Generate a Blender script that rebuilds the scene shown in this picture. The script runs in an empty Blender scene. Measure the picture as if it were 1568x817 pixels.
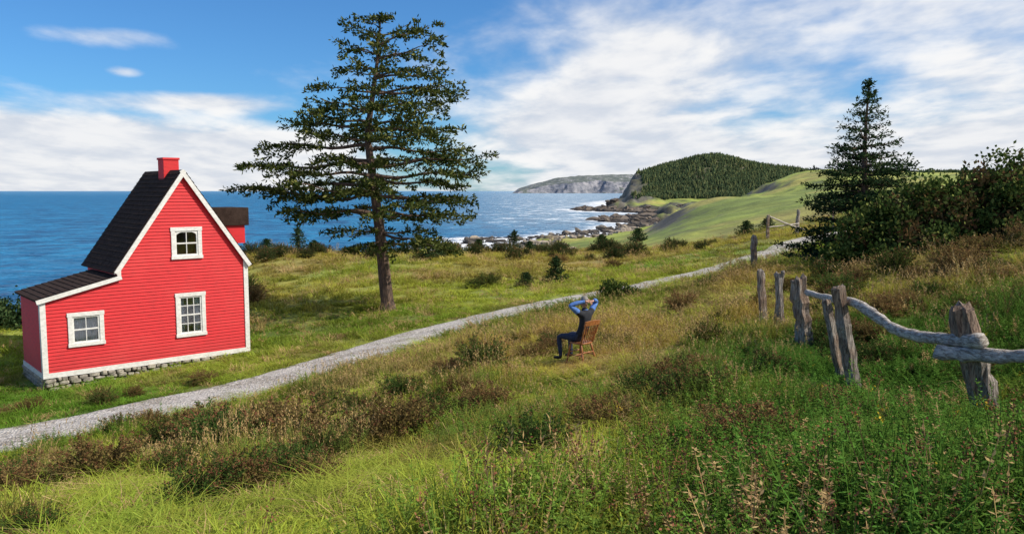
import bpy, math, random
import numpy as np
from mathutils import Vector, Matrix
random.seed(5)
rng = np.random.default_rng(11)
SC = bpy.context.scene
SC.view_settings.view_transform = 'Standard'
SC.view_settings.look = 'None'
SC.view_settings.exposure = 0

# ------------------------------------------------------------------ helpers
def link(ob, parent=None):
    SC.collection.objects.link(ob)
    if parent: ob.parent = parent
    return ob

def build(name, V, F4=None, F3=None, mats=(), m4=None, m3=None, smooth=False):
    me = bpy.data.meshes.new(name)
    V = np.asarray(V, float).reshape(-1, 3)
    F4 = np.zeros((0, 4), int) if F4 is None or len(F4) == 0 else np.asarray(F4, int)
    F3 = np.zeros((0, 3), int) if F3 is None or len(F3) == 0 else np.asarray(F3, int)
    me.vertices.add(len(V)); me.vertices.foreach_set('co', V.ravel())
    nl = F4.size + F3.size
    me.loops.add(nl)
    me.loops.foreach_set('vertex_index', np.concatenate([F4.ravel(), F3.ravel()]).astype(np.int32))
    npoly = len(F4) + len(F3)
    me.polygons.add(npoly)
    tot = np.concatenate([np.full(len(F4), 4), np.full(len(F3), 3)])
    st = np.concatenate([[0], np.cumsum(tot)[:-1]]) if npoly else np.zeros(0)
    me.polygons.foreach_set('loop_start', st.astype(np.int32))
    me.polygons.foreach_set('loop_total', tot.astype(np.int32))
    for m in mats: me.materials.append(m)
    if m4 is not None or m3 is not None:
        a = np.zeros(len(F4), int) if m4 is None else np.asarray(m4)
        b = np.zeros(len(F3), int) if m3 is None else np.asarray(m3)
        me.polygons.foreach_set('material_index', np.concatenate([a, b]).astype(np.int32))
    me.polygons.foreach_set('use_smooth', np.full(npoly, smooth))
    me.update(calc_edges=True); me.validate()
    return bpy.data.objects.new(name, me)

class MB:
    def __init__(s): s.V=[];s.Q=[];s.T=[];s.mq=[];s.mt=[];s.n=0
    def add(s, V, Q=None, T=None, m=0):
        V=np.asarray(V,float).reshape(-1,3)
        if Q is not None and len(Q): s.Q.append(np.asarray(Q)+s.n); s.mq.append(np.full(len(Q),m))
        if T is not None and len(T): s.T.append(np.asarray(T)+s.n); s.mt.append(np.full(len(T),m))
        s.V.append(V); s.n+=len(V)
    def obj(s,name,mats,smooth=False):
        V=np.concatenate(s.V)
        return build(name,V,np.concatenate(s.Q) if s.Q else None,np.concatenate(s.T) if s.T else None,mats,
                     np.concatenate(s.mq) if s.mq else None,np.concatenate(s.mt) if s.mt else None,smooth)

def tube(pts, rad, n=7, cap=True, jit=0, seed=0):
    pts=np.asarray(pts,float); rad=np.broadcast_to(rad,(len(pts),)).astype(float)
    r=np.random.default_rng(seed)
    tan=np.gradient(pts,axis=0); tan/=np.linalg.norm(tan,axis=1)[:,None]+1e-9
    up=np.array([0,0,1.]) if abs(tan[0,2])<.9 else np.array([1.,0,0])
    V=[]
    off=1+jit*r.uniform(-1,1,n)
    for i in range(len(pts)):
        a=np.cross(tan[i],up); a/=np.linalg.norm(a)+1e-9; b=np.cross(tan[i],a)
        an=np.arange(n)*2*np.pi/n
        rr=rad[i]*off*(1+jit*.4*r.uniform(-1,1,n))
        V.append(pts[i]+rr[:,None]*(np.cos(an)[:,None]*a+np.sin(an)[:,None]*b))
    V=np.concatenate(V); Q=[]
    for i in range(len(pts)-1):
        for j in range(n):
            k=(j+1)%n; Q.append([i*n+j,(i+1)*n+j,(i+1)*n+k,i*n+k])
    T=[]
    if cap:
        m=len(V); V=np.vstack([V,pts[0],pts[-1]])
        for j in range(n):
            k=(j+1)%n; T.append([m,j,k]); T.append([m+1,(len(pts)-1)*n+k,(len(pts)-1)*n+j])
    return V,np.array(Q),np.array(T) if T else None

def rhomb(P,D,S):
    n=len(P); V=np.stack([P,P+.45*D+S,P+D,P+.45*D-S],1).reshape(-1,3)
    return V,np.arange(4*n).reshape(n,4)

def unit(v): return v/(np.linalg.norm(v,axis=-1,keepdims=True)+1e-9)

def vnoise(x,y,seed=0):
    xi=np.floor(x).astype(np.int64); yi=np.floor(y).astype(np.int64)
    fx=x-xi; fy=y-yi; fx=fx*fx*(3-2*fx); fy=fy*fy*(3-2*fy)
    def h(a,b):
        v=(a*374761393+b*668265263+seed*144269504)&0xffffffff
        v=((v^(v>>13))*1274126177)&0xffffffff
        return ((v^(v>>16))&0xffff)/65535.
    return (h(xi,yi)*(1-fx)+h(xi+1,yi)*fx)*(1-fy)+(h(xi,yi+1)*(1-fx)+h(xi+1,yi+1)*fx)*fy
def fbm(x,y,s,seed=0,o=4):
    x=np.asarray(x,float)/s;y=np.asarray(y,float)/s;t=0;a=.5;tt=0
    for i in range(o):
        t=t+a*vnoise(x,y,seed+i*17);tt+=a;a*=.5;x=x*2.03+3.1;y=y*2.03+1.7
    return (t/tt-.5)*2
def sstep(x,a,b):
    t=np.clip((x-a)/(b-a),0,1); return t*t*(3-2*t)

# ------------------------------------------------------------------ node helper
class G:
    def __init__(s,mt): mt.use_nodes=True; s.nt=mt.node_tree; s.nt.nodes.clear()
    def n(s,t,props=None,ins=None,out=0):
        nd=s.nt.nodes.new(t)
        for k,v in (props or {}).items(): setattr(nd,k,v)
        for k,v in (ins or {}).items():
            so=nd.inputs[k]
            if isinstance(v,bpy.types.NodeSocket): s.nt.links.new(v,so)
            elif isinstance(v,tuple) and len(v)==3 and so.type=='RGBA': so.default_value=(*v,1)
            else: so.default_value=v
        return nd.outputs[out] if len(nd.outputs) else nd
    def math(s,op,a,b=0.,c=None,clamp=False):
        d={0:a,1:b}
        if c is not None: d[2]=c
        return s.n('ShaderNodeMath',{'operation':op,'use_clamp':clamp},d)
    def mix(s,f,a,b,blend='MIX'):
        nd=s.nt.nodes.new('ShaderNodeMix'); nd.data_type='RGBA'; nd.blend_type=blend
        for so,v in ((nd.inputs[0],f),(nd.inputs[6],a),(nd.inputs[7],b)):
            if isinstance(v,bpy.types.NodeSocket): s.nt.links.new(v,so)
            elif isinstance(v,tuple): so.default_value=(*v,1)
            else: so.default_value=v
        return nd.outputs[2]
    def mr(s,v,a,b,c=0.,d=1.,smooth=True):
        nd=s.nt.nodes.new('ShaderNodeMapRange')
        if smooth: nd.interpolation_type='SMOOTHSTEP'
        s.nt.links.new(v,nd.inputs[0])
        for i,x in zip((1,2,3,4),(a,b,c,d)): nd.inputs[i].default_value=x
        return nd.outputs[0]
    def noise(s,vec,scale,detail=4,rough=.55,dist=0,out=0):
        return s.n('ShaderNodeTexNoise',{},{'Vector':vec,'Scale':scale,'Detail':detail,'Roughness':rough,'Distortion':dist},out)
    def pos(s): return s.n('ShaderNodeNewGeometry')
    def obj(s): return s.n('ShaderNodeTexCoord',out=3)
    def scale(s,v,x,y,z): return s.n('ShaderNodeVectorMath',{'operation':'MULTIPLY'},{0:v,1:(x,y,z)})
    def bump(s,h,st,dist): return s.n('ShaderNodeBump',{},{'Height':h,'Strength':st,'Distance':dist})
    def out(s,sh): s.n('ShaderNodeOutputMaterial',{},{'Surface':sh})
    def pbr(s,col,rough=.8,normal=None,**k):
        d={'Base Color':col,'Roughness':rough}
        if normal is not None: d['Normal']=normal
        for a,b in k.items(): d[a.replace('_',' ')]=b
        return s.n('ShaderNodeBsdfPrincipled',{},d)

def M(name): return bpy.data.materials.new(name)

def simple(name,c1,c2=None,sc=8,rough=.7,bump=.3,bd=.01,stretch=(1,1,1)):
    m=M(name); g=G(m); c2=c2 or tuple(x*.7 for x in c1)
    p=g.scale(g.obj(),*stretch); nz=g.noise(p,sc,5,.6)
    col=g.mix(g.mr(nz,.35,.65),c1,c2)
    g.out(g.pbr(col,rough,g.bump(nz,bump,bd))); return m

def foliage(name,inst=True,c1=None,c2=None,c3=None,trans=.3,clump=1.2):
    m=M(name); g=G(m)
    geo=g.nt.nodes.new('ShaderNodeNewGeometry'); isl=geo.outputs['Random Per Island']; P=geo.outputs['Position']
    if inst:
        at=g.nt.nodes.new('ShaderNodeAttribute'); at.attribute_type='INSTANCER'; at.attribute_name='tint'
        col=at.outputs['Color']
        rn=g.n('ShaderNodeObjectInfo',out=5)
        v=g.math('ADD',g.math('MULTIPLY',rn,.4),g.math('MULTIPLY',isl,.65)); v=g.math('ADD',v,.55)
        col=g.n('ShaderNodeHueSaturation',{},{'Color':col,'Value':v,'Hue':g.math('ADD',.485,g.math('MULTIPLY',isl,.03))})
    else:
        nz=g.noise(P,clump,2)
        col=g.mix(g.mr(nz,.38,.62),c1,c2)
        col=g.mix(g.mr(isl,.7,.95),col,c3 or c2)
        v=g.math('ADD',g.math('MULTIPLY',isl,.7),.65)
        col=g.n('ShaderNodeHueSaturation',{},{'Color':col,'Value':v})
    d=g.n('ShaderNodeBsdfDiffuse',{},{'Color':col})
    t=g.n('ShaderNodeBsdfTranslucent',{},{'Color':col})
    g.out(g.n('ShaderNodeMixShader',{},{0:trans,1:d,2:t})); return m

# ------------------------------------------------------------------ terrain
SEA=-14.
CT=[(0,0,-1.75),(0,4.2,-1.85),(0,-6,-1.6),(8,-3,-.9),(-8,-4,-3.2),(14,5,-1.0),(20,14,-.7),(26,30,-.9),(5,3,-1.4),(-15,6,-5.2),
(-4.3,6.5,-2.86),(2.3,3.5,-1.6),(-10.1,15.5,-5.65),(-4.6,11.5,-3.95),(-1.4,9.5,-3.25),(.7,7.5,-2.55),(-2.6,17,-4.4),(1.5,17.5,-3.75),
(2.9,11,-2.85),(4.94,11.3,-2.78),(5.55,9,-2.65),(9,14,-2.35),(15.4,24,-1.5),(12.6,30,-2.8),(5.73,15.5,-2.95),(6.2,19.5,-3.2),
(9.4,31,-3.05),(3.9,22,-3.8),(1.3,24,-4.25),(8,33,-3.9),(-5.2,17,-5.05),(-13,16.5,-6.0),(5,12.5,-2.85),
(-20,14.5,-6.3),(-12.4,19,-6.0),(-9.6,21.5,-5.85),(-6.9,24.3,-5.68),(-3.25,29.5,-5.3),(1.9,35,-4.9),(7.1,40.5,-4.7),(11.6,45,-4.37),(14.5,48.5,-4.15),(17.7,53,-4.0),
(-15.5,25.6,-6.62),(-10.2,30.3,-6.22),(-12.8,28,-6.45),(-17.6,29,-6.6),(-13,34,-6.3),
(-6.05,39,-5.8),(-11.3,36,-6.2),(-3.4,50,-5.6),(-17,55,-5.7),(4.9,52,-5.4),(-4.6,68,-5.1),(-20.6,66,-5.0),(7,75,-5.5),(15.6,72,-5.4),
(22.3,75,-4.7),(35,90,-2.7),(23.8,110,-6),(19.1,60,-3.6),(22,62,-3.5),(-26,86,-9.5),(-6,88,-8.5),(9,98,-8.3),
(-22,34,-6.3),(-33,36,-7.6),(-25,20,-6.6),(-30,60,-8),
(-1,215,-13.3),(19,200,-12.0),(32,200,-10.5),(10,140,-11.5),(31,170,-7.9),(38,180,-3.9),(46,185,-1.9),(55,185,-1.7),(69,190,-1.1),(100,190,1.5),
(62,240,-7),(45,240,-10),(78,300,-7),(90,345,-8),(97,350,-7),(104,350,-3.5),(115,355,3.5),(130,355,9.0),(153,355,8.5),(223,350,7),(60,330,-10),(75,450,-11),(128,500,-9),(161,500,-3),(105,600,-11),(150,620,-10),(190,600,-2),(273,650,4),
(130,720,-11),(170,790,-10),(215,790,-9),(270,790,-2),(150,845,-7),(175,860,-3),(215,860,4),
(138,930,3),(150,935,10),(164,940,16),(182,950,23),(229,950,33),(267,950,26),(306,950,18),(371,950,17),(600,950,18),(250,1300,10),(60,60,0),(120,120,3)]
CT=np.array(CT,float)
def warp(x,y):
    dy=y+8; r=np.hypot(x,dy); th=np.clip(np.arctan2(x,dy),-1.25,1.25)
    r=np.clip(r,3,2200)
    return np.stack([th*2.2,np.log(r)],-1), r
def U(d): return np.where(d>1e-9,d*d*np.log(d+1e-12),0)
_W,_R=warp(CT[:,0],CT[:,1]); _n=len(CT)
_K=U(np.linalg.norm(_W[:,None]-_W[None],axis=-1))+np.eye(_n)*.0008
_P=np.hstack([np.ones((_n,1)),_W])
_A=np.block([[_K,_P],[_P.T,np.zeros((3,3))]])
_S=np.linalg.solve(_A,np.concatenate([CT[:,2]/_R,np.zeros(3)]))
def tps(x,y):
    w,r=warp(x,y); out=np.empty(len(x))
    for i in range(0,len(x),20000):
        ww=w[i:i+20000]
        k=U(np.linalg.norm(ww[:,None]-_W[None],axis=-1))
        out[i:i+20000]=(k@_S[:_n]+_S[_n]+ww@_S[_n+1:])*r[i:i+20000]
    return out
COAST=np.array([(-400,-300),(-160,-40),(-80,15),(-45,38),(-31,52),(-34,70),(-30,92),(-18,105),(-14,135),(-14,200),(-8,235),(6,232),(20,258),(38,290),(50,322),(62,330),(72,338),
(50,366),(46,385),(62,430),(84,450),(92,520),(60,565),(56,600),(78,650),(100,740),(98,800),(102,880),(120,1000),(150,1150),(300,1500),(700,1800),(3200,2200),(3200,-600),(0,-600)],float)
def sdist(x,y):
    P=np.stack([x,y],-1); best=np.full(len(x),1e18); ins=np.zeros(len(x),bool)
    for i in range(len(COAST)):
        a=COAST[i];b=COAST[(i+1)%len(COAST)];ab=b-a
        t=np.clip(((P-a)@ab)/(ab@ab),0,1); q=a+t[:,None]*ab
        best=np.minimum(best,((P-q)**2).sum(1))
        c=((a[1]>y)!=(b[1]>y)); xx=(b[0]-a[0])*(y-a[1])/((b[1]-a[1]) if b[1]!=a[1] else 1e-9)+a[0]
        ins^=(c&(x<xx))
    return np.where(ins,1,-1)*np.sqrt(best)
PP=np.array([(-34,11),(-20,15.2),(-12.4,19),(-9.6,21.5),(-6.9,24.3),(-3.25,29.5),(1.9,35),(7.1,40.5),(11.6,45),(14.5,48.5),(17.7,53),(24,60),(34,68),(50,80)],float)
def catmull(P,m=14):
    P=np.vstack([2*P[0]-P[1],P,2*P[-1]-P[-2]]);o=[]
    for i in range(1,len(P)-2):
        for k in range(m):
            t=k/m;a,b,c,d=P[i-1:i+3]
            o.append(.5*((2*b)+(-a+c)*t+(2*a-5*b+4*c-d)*t*t+(-a+3*b-3*c+d)*t**3))
    o.append(P[-2]);return np.array(o)
PATH=catmull(PP)
def pdist(x,y):
    best=np.full(len(x),1e9);sgn=np.zeros(len(x))
    for i in range(len(PATH)-1):
        a=PATH[i];ab=PATH[i+1]-a
        t=np.clip(((x-a[0])*ab[0]+(y-a[1])*ab[1])/(ab@ab),0,1)
        dx=x-a[0]-t*ab[0];dy=y-a[1]-t*ab[1];d=np.hypot(dx,dy)
        m=d<best;best=np.where(m,d,best);sgn=np.where(m,np.sign(ab[0]*dy-ab[1]*dx),sgn)
    return best*np.where(sgn==0,1,sgn)   # positive = seaward side
HO=np.array([-15.5,26.16]);HA=math.radians(41.8);hx=np.array([math.cos(HA),math.sin(HA)]);hy=np.array([-math.sin(HA),math.cos(HA)])
def houseloc(x,y):
    dx=x-HO[0];dy=y-HO[1];return dx*hx[0]+dy*hx[1],dx*hy[0]+dy*hy[1]
def hbase(x,y,sd=None,pd=None):
    x=np.atleast_1d(np.asarray(x,float));y=np.atleast_1d(np.asarray(y,float))
    r=np.hypot(x,y);z=tps(x,y)
    if sd is None: sd=sdist(x,y)
    if pd is None: pd=pdist(x,y)
    lx,ly=houseloc(x,y)
    hd=np.hypot(np.maximum(np.maximum(-lx,lx-7.04),0),np.maximum(np.maximum(-ly,ly-3.8),0))
    k=sstep(np.abs(pd),1.7,4.2)*sstep(hd,.3,2.5)
    z=z+k*(.20*fbm(x,y,2.4,1,3)+.3*np.clip(r/60,0,1)*fbm(x,y,11,2,3))
    f=sstep(r,500,800)
    z=z+f*(6*fbm(x,y,90,3,4))+sstep(r,100,200)*1.1*fbm(x,y,28,6,4)
    sd2=sd+np.clip(r*.035,1,14)*fbm(x,y,28,9,4)
    w=np.clip(.11*r,9,34)
    s=sstep(sd2,0,w)
    rough=sstep(r,80,200)*(1-sstep(sd2,w*.5,w*1.6))*np.clip(r*.012,0,9)*np.abs(fbm(x,y,16,21,4))*1.9
    return (SEA-6)+(z-(SEA-6))*s+rough*sstep(sd2,-2,6)
def hz(x,y): return float(hbase([x],[y])[0])

# zone colours
def C(*a): return np.array(a,float)
GRN=C(.145,.245,.026);YGR=C(.32,.36,.045);GOLD=C(.47,.31,.09);OLV=C(.20,.17,.05);DEEP=C(.07,.14,.02);TAN=C(.42,.29,.135);WEED=C(.085,.18,.03)
def lerp(a,b,t): return a+(b-a)*t[:,None]
def gau(x,y,cx,cy,sx,sy=None): sy=sy or sx; return np.exp(-((x-cx)/sx)**2-((y-cy)/sy)**2)
def zone(x,y,pd):
    n1=fbm(x,y,5,31,4);n2=fbm(x,y,1.6,41,4);n3=fbm(x,y,14,51,3);n4=fbm(x,y,3,45,4);n=len(x)
    r=np.hypot(x,y);b=x/np.maximum(y,1)
    f=np.tile(GRN,(n,1)); f=lerp(f,YGR,sstep(n1,-.3,.15)); f=lerp(f,OLV,sstep(n2,.05,.4)*.7)
    f=lerp(f,DEEP,sstep(n2,-.1,-.45)*.6)
    gold=np.clip(gau(x,y,3,21,4.5,6)+gau(x,y,6.5,26,4,7)+.7*gau(x,y,-2,21,4,3)+.8*gau(x,y,14,19,5,7)+.4*gau(x,y,.5,12,3,4),0,1)
    f=lerp(f,GOLD,np.clip(gold*(.75+n2*1.2),0,1)*.8)
    right=sstep(b+.05*n2-.0,.16,.3)*(1-sstep(y,15,20))
    f=lerp(f,lerp(np.tile(WEED,(n,1)),YGR*.75,sstep(n2,.0,.6)),right*.8)
    f=lerp(f,TAN,sstep(n4,.15,.5)*.5)
    m=np.tile(GRN*1.1,(n,1)); m=lerp(m,YGR,sstep(n3+n2*.6,-.25,.3))
    m=lerp(m,OLV*1.2,sstep(n1,.05,.4)*.6);m=lerp(m,TAN*.9,sstep(n2,.2,.6)*.4)
    m=lerp(m,GOLD*.9,sstep(y+8*n1,46,64)*.45)
    m=lerp(m,GOLD*.8,gau(x,y,-13,45,6,8)*.5)
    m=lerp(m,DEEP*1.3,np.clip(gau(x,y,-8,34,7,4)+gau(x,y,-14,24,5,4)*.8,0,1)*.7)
    c=lerp(f,m,sstep(pd,-.2,.2))
    hill=np.tile(C(.34,.40,.06),(n,1)); hill=lerp(hill,C(.19,.25,.04),sstep(fbm(x,y,30,61,5),-.1,.35)); hill=lerp(hill,C(.46,.38,.10),sstep(fbm(x,y,18,65,4),.05,.45)*.7)
    hill=lerp(hill,C(.07,.09,.03),sstep(fbm(x,y,9,69,4),.3,.5)*.8)
    c=lerp(c,hill,sstep(r,80,130))
    return c

# grid
NA,NR=640,560
th=np.linspace(-1.35,1.35,NA); rr=np.exp(np.linspace(math.log(1.2),math.log(3300),NR))
RR,TH=np.meshgrid(rr,th,indexing='ij')
X=(RR*np.sin(TH)).ravel(); Y=(RR*np.cos(TH)-4).ravel()
SD=sdist(X,Y);PD=pdist(X,Y)
ZB=hbase(X,Y,SD,PD)
def pw(x): return .15+.35*(1-sstep(x,-16,-5))
Z=ZB-.08*(1-sstep(np.abs(PD)-pw(X),1.3,1.8))
i=np.arange(NR-1)[:,None]*NA+np.arange(NA-1)[None]
Q=np.stack([i,i+NA,i+NA+1,i+1],-1).reshape(-1,4)
col=zone(X,Y,PD)
R0=np.hypot(X,Y)
w=np.clip(.11*R0,9,55)
Zg=Z.reshape(NR,NA); dzr=np.gradient(Zg,axis=0)/np.gradient(RR,axis=0); dza=np.gradient(Zg,axis=1)/(RR*(th[1]-th[0]))
slope=np.hypot(dzr,dza).ravel()
rock=np.clip(sstep(slope+.15*fbm(X,Y,9,77),.40,.58)*sstep(R0,60,140)+(1-sstep(SD+.3*w*fbm(X,Y,20,78),w*.35,w*.8))*sstep(R0,35,60),0,1)
forest=sstep(R0+40*fbm(X,Y,60,80),800,850)*sstep(Z,SEA+4,SEA+9)
rc=lerp(np.tile(C(.25,.22,.19),(len(X),1)),C(.09,.08,.075),sstep(fbm(X,Y,11,90,5),-.25,.25))
col=lerp(col,C(.11,.105,.05),forest)
col=lerp(col,rc*(1-.35*sstep(R0,290,330)*(1-sstep(R0,650,750)))[:,None],rock*(1-forest*.1))
col=lerp(col,C(.04,.035,.03),(1-sstep(Z,SEA+.2,SEA+1.6)))
mg=M('ground'); g=G(mg)
at=g.nt.nodes.new('ShaderNodeAttribute');at.attribute_name='Col'
P=g.pos(); nz=g.noise(P,3.5,4,.7); nz2=g.noise(P,.12,5,.7)
cc=g.mix(g.mr(nz,.3,.7),at.outputs['Color'],(.06,.07,.02),'MIX'); 
cc=g.mix(.45,at.outputs['Color'],cc)
cc=g.mix(.6,cc,g.mix(g.mr(nz2,.3,.7),(.5,.5,.5),(1.5,1.5,1.5)),'MULTIPLY')
g.out(g.pbr(cc,.95,g.bump(g.math('MULTIPLY',nz2,6),.7,.15)))
gnd=build('ground',np.stack([X,Y,Z],-1),Q,None,[mg],smooth=True)
ca=gnd.data.color_attributes.new('Col','FLOAT_COLOR','POINT')
ca.data.foreach_set('color',np.hstack([col,np.ones((len(X),1))]).ravel())
link(gnd)

# ------------------------------------------------------------------ path
mp=M('path_gravel'); g=G(mp); P=g.pos()
v=g.n('ShaderNodeTexVoronoi',{},{'Vector':P,'Scale':16.},0); nz=g.noise(P,.9,6,.7); n3=g.noise(P,7,4,.8)
c=g.mix(g.mr(nz,.38,.62),(.52,.485,.44),(.31,.275,.225)); c=g.mix(g.mr(n3,.48,.62),c,(.66,.62,.57)); c=g.mix(g.mr(n3,.44,.32,0,.9),c,(.15,.135,.115))
ed=g.nt.nodes.new('ShaderNodeAttribute');ed.attribute_name='edge'
e=g.math('ADD',ed.outputs[2],g.math('MULTIPLY',g.math('SUBTRACT',g.noise(P,1.4,5,.8),.5),2.4))
c=g.mix(g.mr(e,.8,1.15),c,(.17,.17,.06))
g.out(g.pbr(c,.95,g.bump(g.math('ADD',v,n3),.8,.06)))
PT=catmull(PATH[::3],8)
tn=np.gradient(PT,axis=0);tn/=np.linalg.norm(tn,axis=1)[:,None];nr=np.stack([-tn[:,1],tn[:,0]],-1)
us=np.linspace(-1,1,15);wd=1.6+.22*fbm(np.arange(len(PT))*.35,np.zeros(len(PT)),2,5)+pw(PT[:,0])
px=(PT[:,None,0]+nr[:,None,0]*us[None]*wd[:,None]).ravel();py=(PT[:,None,1]+nr[:,None,1]*us[None]*wd[:,None]).ravel()
uu=np.tile(us,len(PT)); pz=hbase(px,py)+.018-.03*np.exp(-((np.abs(uu)-.45)/.15)**2)+.02*fbm(px,py,.6,99,3)-.07*sstep(np.abs(uu),.85,1)
m=len(us);i=np.arange(len(PT)-1)[:,None]*m+np.arange(m-1)[None]
po=build('gravel_path',np.stack([px,py,pz],-1),np.stack([i,i+m,i+m+1,i+1],-1).reshape(-1,4),None,[mp],smooth=True)
a=po.data.attributes.new('edge','FLOAT','POINT');a.data.foreach_set('value',np.abs(uu).astype(np.float32))
link(po)

# ------------------------------------------------------------------ sea
th2=np.linspace(-1.5,1.5,620); r2=np.exp(np.linspace(math.log(20),math.log(60000),440))
R2,T2=np.meshgrid(r2,th2,indexing='ij');sx=(R2*np.sin(T2)).ravel();sy=(R2*np.cos(T2)).ravel()
i=np.arange(439)[:,None]*620+np.arange(619)[None]
ss=sdist(sx,sy)
rs=np.hypot(sx,sy)
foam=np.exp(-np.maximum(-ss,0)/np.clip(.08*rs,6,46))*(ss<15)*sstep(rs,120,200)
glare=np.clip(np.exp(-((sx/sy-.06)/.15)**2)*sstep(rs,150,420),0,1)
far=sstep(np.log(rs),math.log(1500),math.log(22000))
ms=M('sea_water'); g=G(ms); P=g.pos()
fa=g.nt.nodes.new('ShaderNodeAttribute');fa.attribute_name='foam'
sh=g.nt.nodes.new('ShaderNodeAttribute');sh.attribute_name='sky_glare'
fr_=g.nt.nodes.new('ShaderNodeAttribute');fr_.attribute_name='horizon_haze'
w1=g.noise(g.scale(P,.05,.11,1),1,5,.65,.3); w3=g.noise(g.scale(P,.004,.012,1),1,3,.6)
rip=g.noise(g.scale(P,.07,.045,1),1,5,.8,.2)
fo=g.mr(g.math('ADD',fa.outputs[2],g.math('MULTIPLY',g.math('SUBTRACT',rip,.5),1.6)),.42,.75)
cth=g.math('SUBTRACT',rip,g.mr(sh.outputs[2],0,1,.65,.50,False))  # whitecaps thicken in the glare zone, doubling as painted glints
caps_and_glints=g.math('MULTIPLY',g.mr(cth,0.,.09),g.mr(w3,.3,.55,.4,1))
fo=g.math('MAXIMUM',fo,g.math('MULTIPLY',caps_and_glints,.8),clamp=True)
base=g.mix(g.mr(rip,.40,.60),(.004,.06,.16),(.02,.23,.44))
base=g.mix(g.mr(w3,.3,.7,0,.5),base,(.015,.17,.35))
base=g.mix(g.math('MULTIPLY',sh.outputs[2],.5),base,(.34,.47,.56))  # sky glare painted pale into the water colour
base=g.mix(g.math('MULTIPLY',fr_.outputs[2],.4),base,(.22,.40,.55))  # aerial haze painted into the water colour with distance
base=g.mix(fo,base,(.85,.88,.9))
b1=g.bump(g.math('MULTIPLY',w1,3.),1.,2.2)
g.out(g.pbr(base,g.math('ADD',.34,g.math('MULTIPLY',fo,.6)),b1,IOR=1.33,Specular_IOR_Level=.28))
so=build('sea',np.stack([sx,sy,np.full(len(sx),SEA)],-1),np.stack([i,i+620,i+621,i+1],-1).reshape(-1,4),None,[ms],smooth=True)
for nm_,ar_ in (('foam',foam),('sky_glare',glare),('horizon_haze',far)):
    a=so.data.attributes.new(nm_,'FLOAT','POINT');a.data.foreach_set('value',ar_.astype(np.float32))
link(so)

# ------------------------------------------------------------------ island
ux=np.linspace(-60,1100,300);uy=np.linspace(-350,500,90)
UX,UY=np.meshgrid(ux,uy,indexing='ij')
top=np.interp(UX,[-60,0,40,120,260,400,540,700,820,950,1100],[0,2,30,58,92,104,112,118,104,70,0])
prof=sstep(UY+110*fbm(UX,UY,120,4)-60*sstep(UX,0,300),-330,-230)*(1-sstep(UY,250,480))
cl=.58+.42*sstep(UY,-260,60)
IZ=top*prof*cl*(1+.16*fbm(UX,UY,110,8,4))-3
i=np.arange(299)[:,None]*90+np.arange(89)[None]
mi=M('island_rock');g=G(mi);geo=g.nt.nodes.new('ShaderNodeNewGeometry')
nzv=g.n('ShaderNodeSeparateXYZ',{},{0:geo.outputs['Normal']},2)
nn=g.noise(g.scale(geo.outputs['Position'],.02,.02,.04),1,6,.75)
sl=g.math('ADD',nzv,g.math('MULTIPLY',g.math('SUBTRACT',nn,.5),.7))
c=g.mix(g.mr(sl,.84,.97),g.mix(g.mr(nn,.38,.6),(.42,.41,.43),(.20,.21,.24)),g.mix(g.mr(nn,.4,.6),(.18,.20,.18),(.13,.155,.14)))  # cliff and turf greys with bluish aerial haze mixed into the colour
g.out(g.pbr(c,.95,g.bump(nn,1.,20)))
isl=build('island',np.stack([UX,UY,IZ],-1).reshape(-1,3),np.stack([i,i+90,i+91,i+1],-1).reshape(-1,4),None,[mi],smooth=True)
isl.location=(0,5000,SEA);link(isl)

# ------------------------------------------------------------------ house
red=M('red_clapboard_paint');g=G(red);o=g.obj();nz=g.noise(g.scale(o,1,1,6),3,6,.65);n2=g.noise(o,.7,4)
c=g.mix(g.mr(nz,.4,.75),(.64,.012,.018),(.46,.010,.014));c=g.mix(g.mr(n2,.45,.75,0,.4),c,(.66,.05,.045))
c=g.mix(g.mr(g.noise(g.scale(o,1,1,8),9,5,.7),.64,.76,0,.45),c,(.60,.22,.18))
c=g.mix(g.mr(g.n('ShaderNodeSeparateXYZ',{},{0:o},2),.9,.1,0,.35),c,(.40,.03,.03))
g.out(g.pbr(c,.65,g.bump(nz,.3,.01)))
white=simple('white_trim_paint',(.80,.79,.76),(.64,.63,.59),9,.5,.15,.005,(1,1,2))
rf=M('black_shingles');g=G(rf);o=g.obj()
nz=g.noise(o,5,6,.7);c=g.mix(g.mr(nz,.3,.7),(.022,.013,.010),(.05,.032,.025));c=g.mix(g.mr(g.noise(o,40,2),.5,.8),c,(.085,.06,.05))
g.out(g.pbr(c,1.,g.bump(nz,.6,.03),Specular_IOR_Level=.15))
house=bpy.data.objects.new('red_house',None);link(house)
house.location=(HO[0],HO[1],-6.2);house.rotation_euler=(0,0,HA)
def box(name,x,y,z,mt,par,bev=0):
    V=[(a,b,c) for a in x for b in y for c in z]
    Qb=[(0,1,3,2),(4,6,7,5),(0,4,5,1),(2,3,7,6),(0,2,6,4),(1,5,7,3)]
    ob=build(name,V,Qb,None,[mt]);link(ob,par)
    if bev:
        bm=ob.modifiers.new('b','BEVEL');bm.width=bev;bm.segments=2
    return ob
W,XM,LD,MD,EH,PH,LH0,LH1=7.04,2.42,3.0,3.8,3.58,6.93,2.6,3.2
RX=(XM+W)/2
WIN=[(4.8,4.3,.82,.9,'arch'),(4.86,1.66,.80,1.36,'tall'),(1.33,1.53,.84,.90,'low')]
def xr(z):
    l=XM;r=W
    if z>EH: k=(z-EH)/(PH-EH);l=XM+(RX-XM)*k;r=W-(W-RX)*k
    return l,r
mb=MB()
holes=[(cx-w_/2,cx+w_/2,cz-h_/2,cz+h_/2) for cx,cz,w_,h_,_ in WIN]
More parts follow.
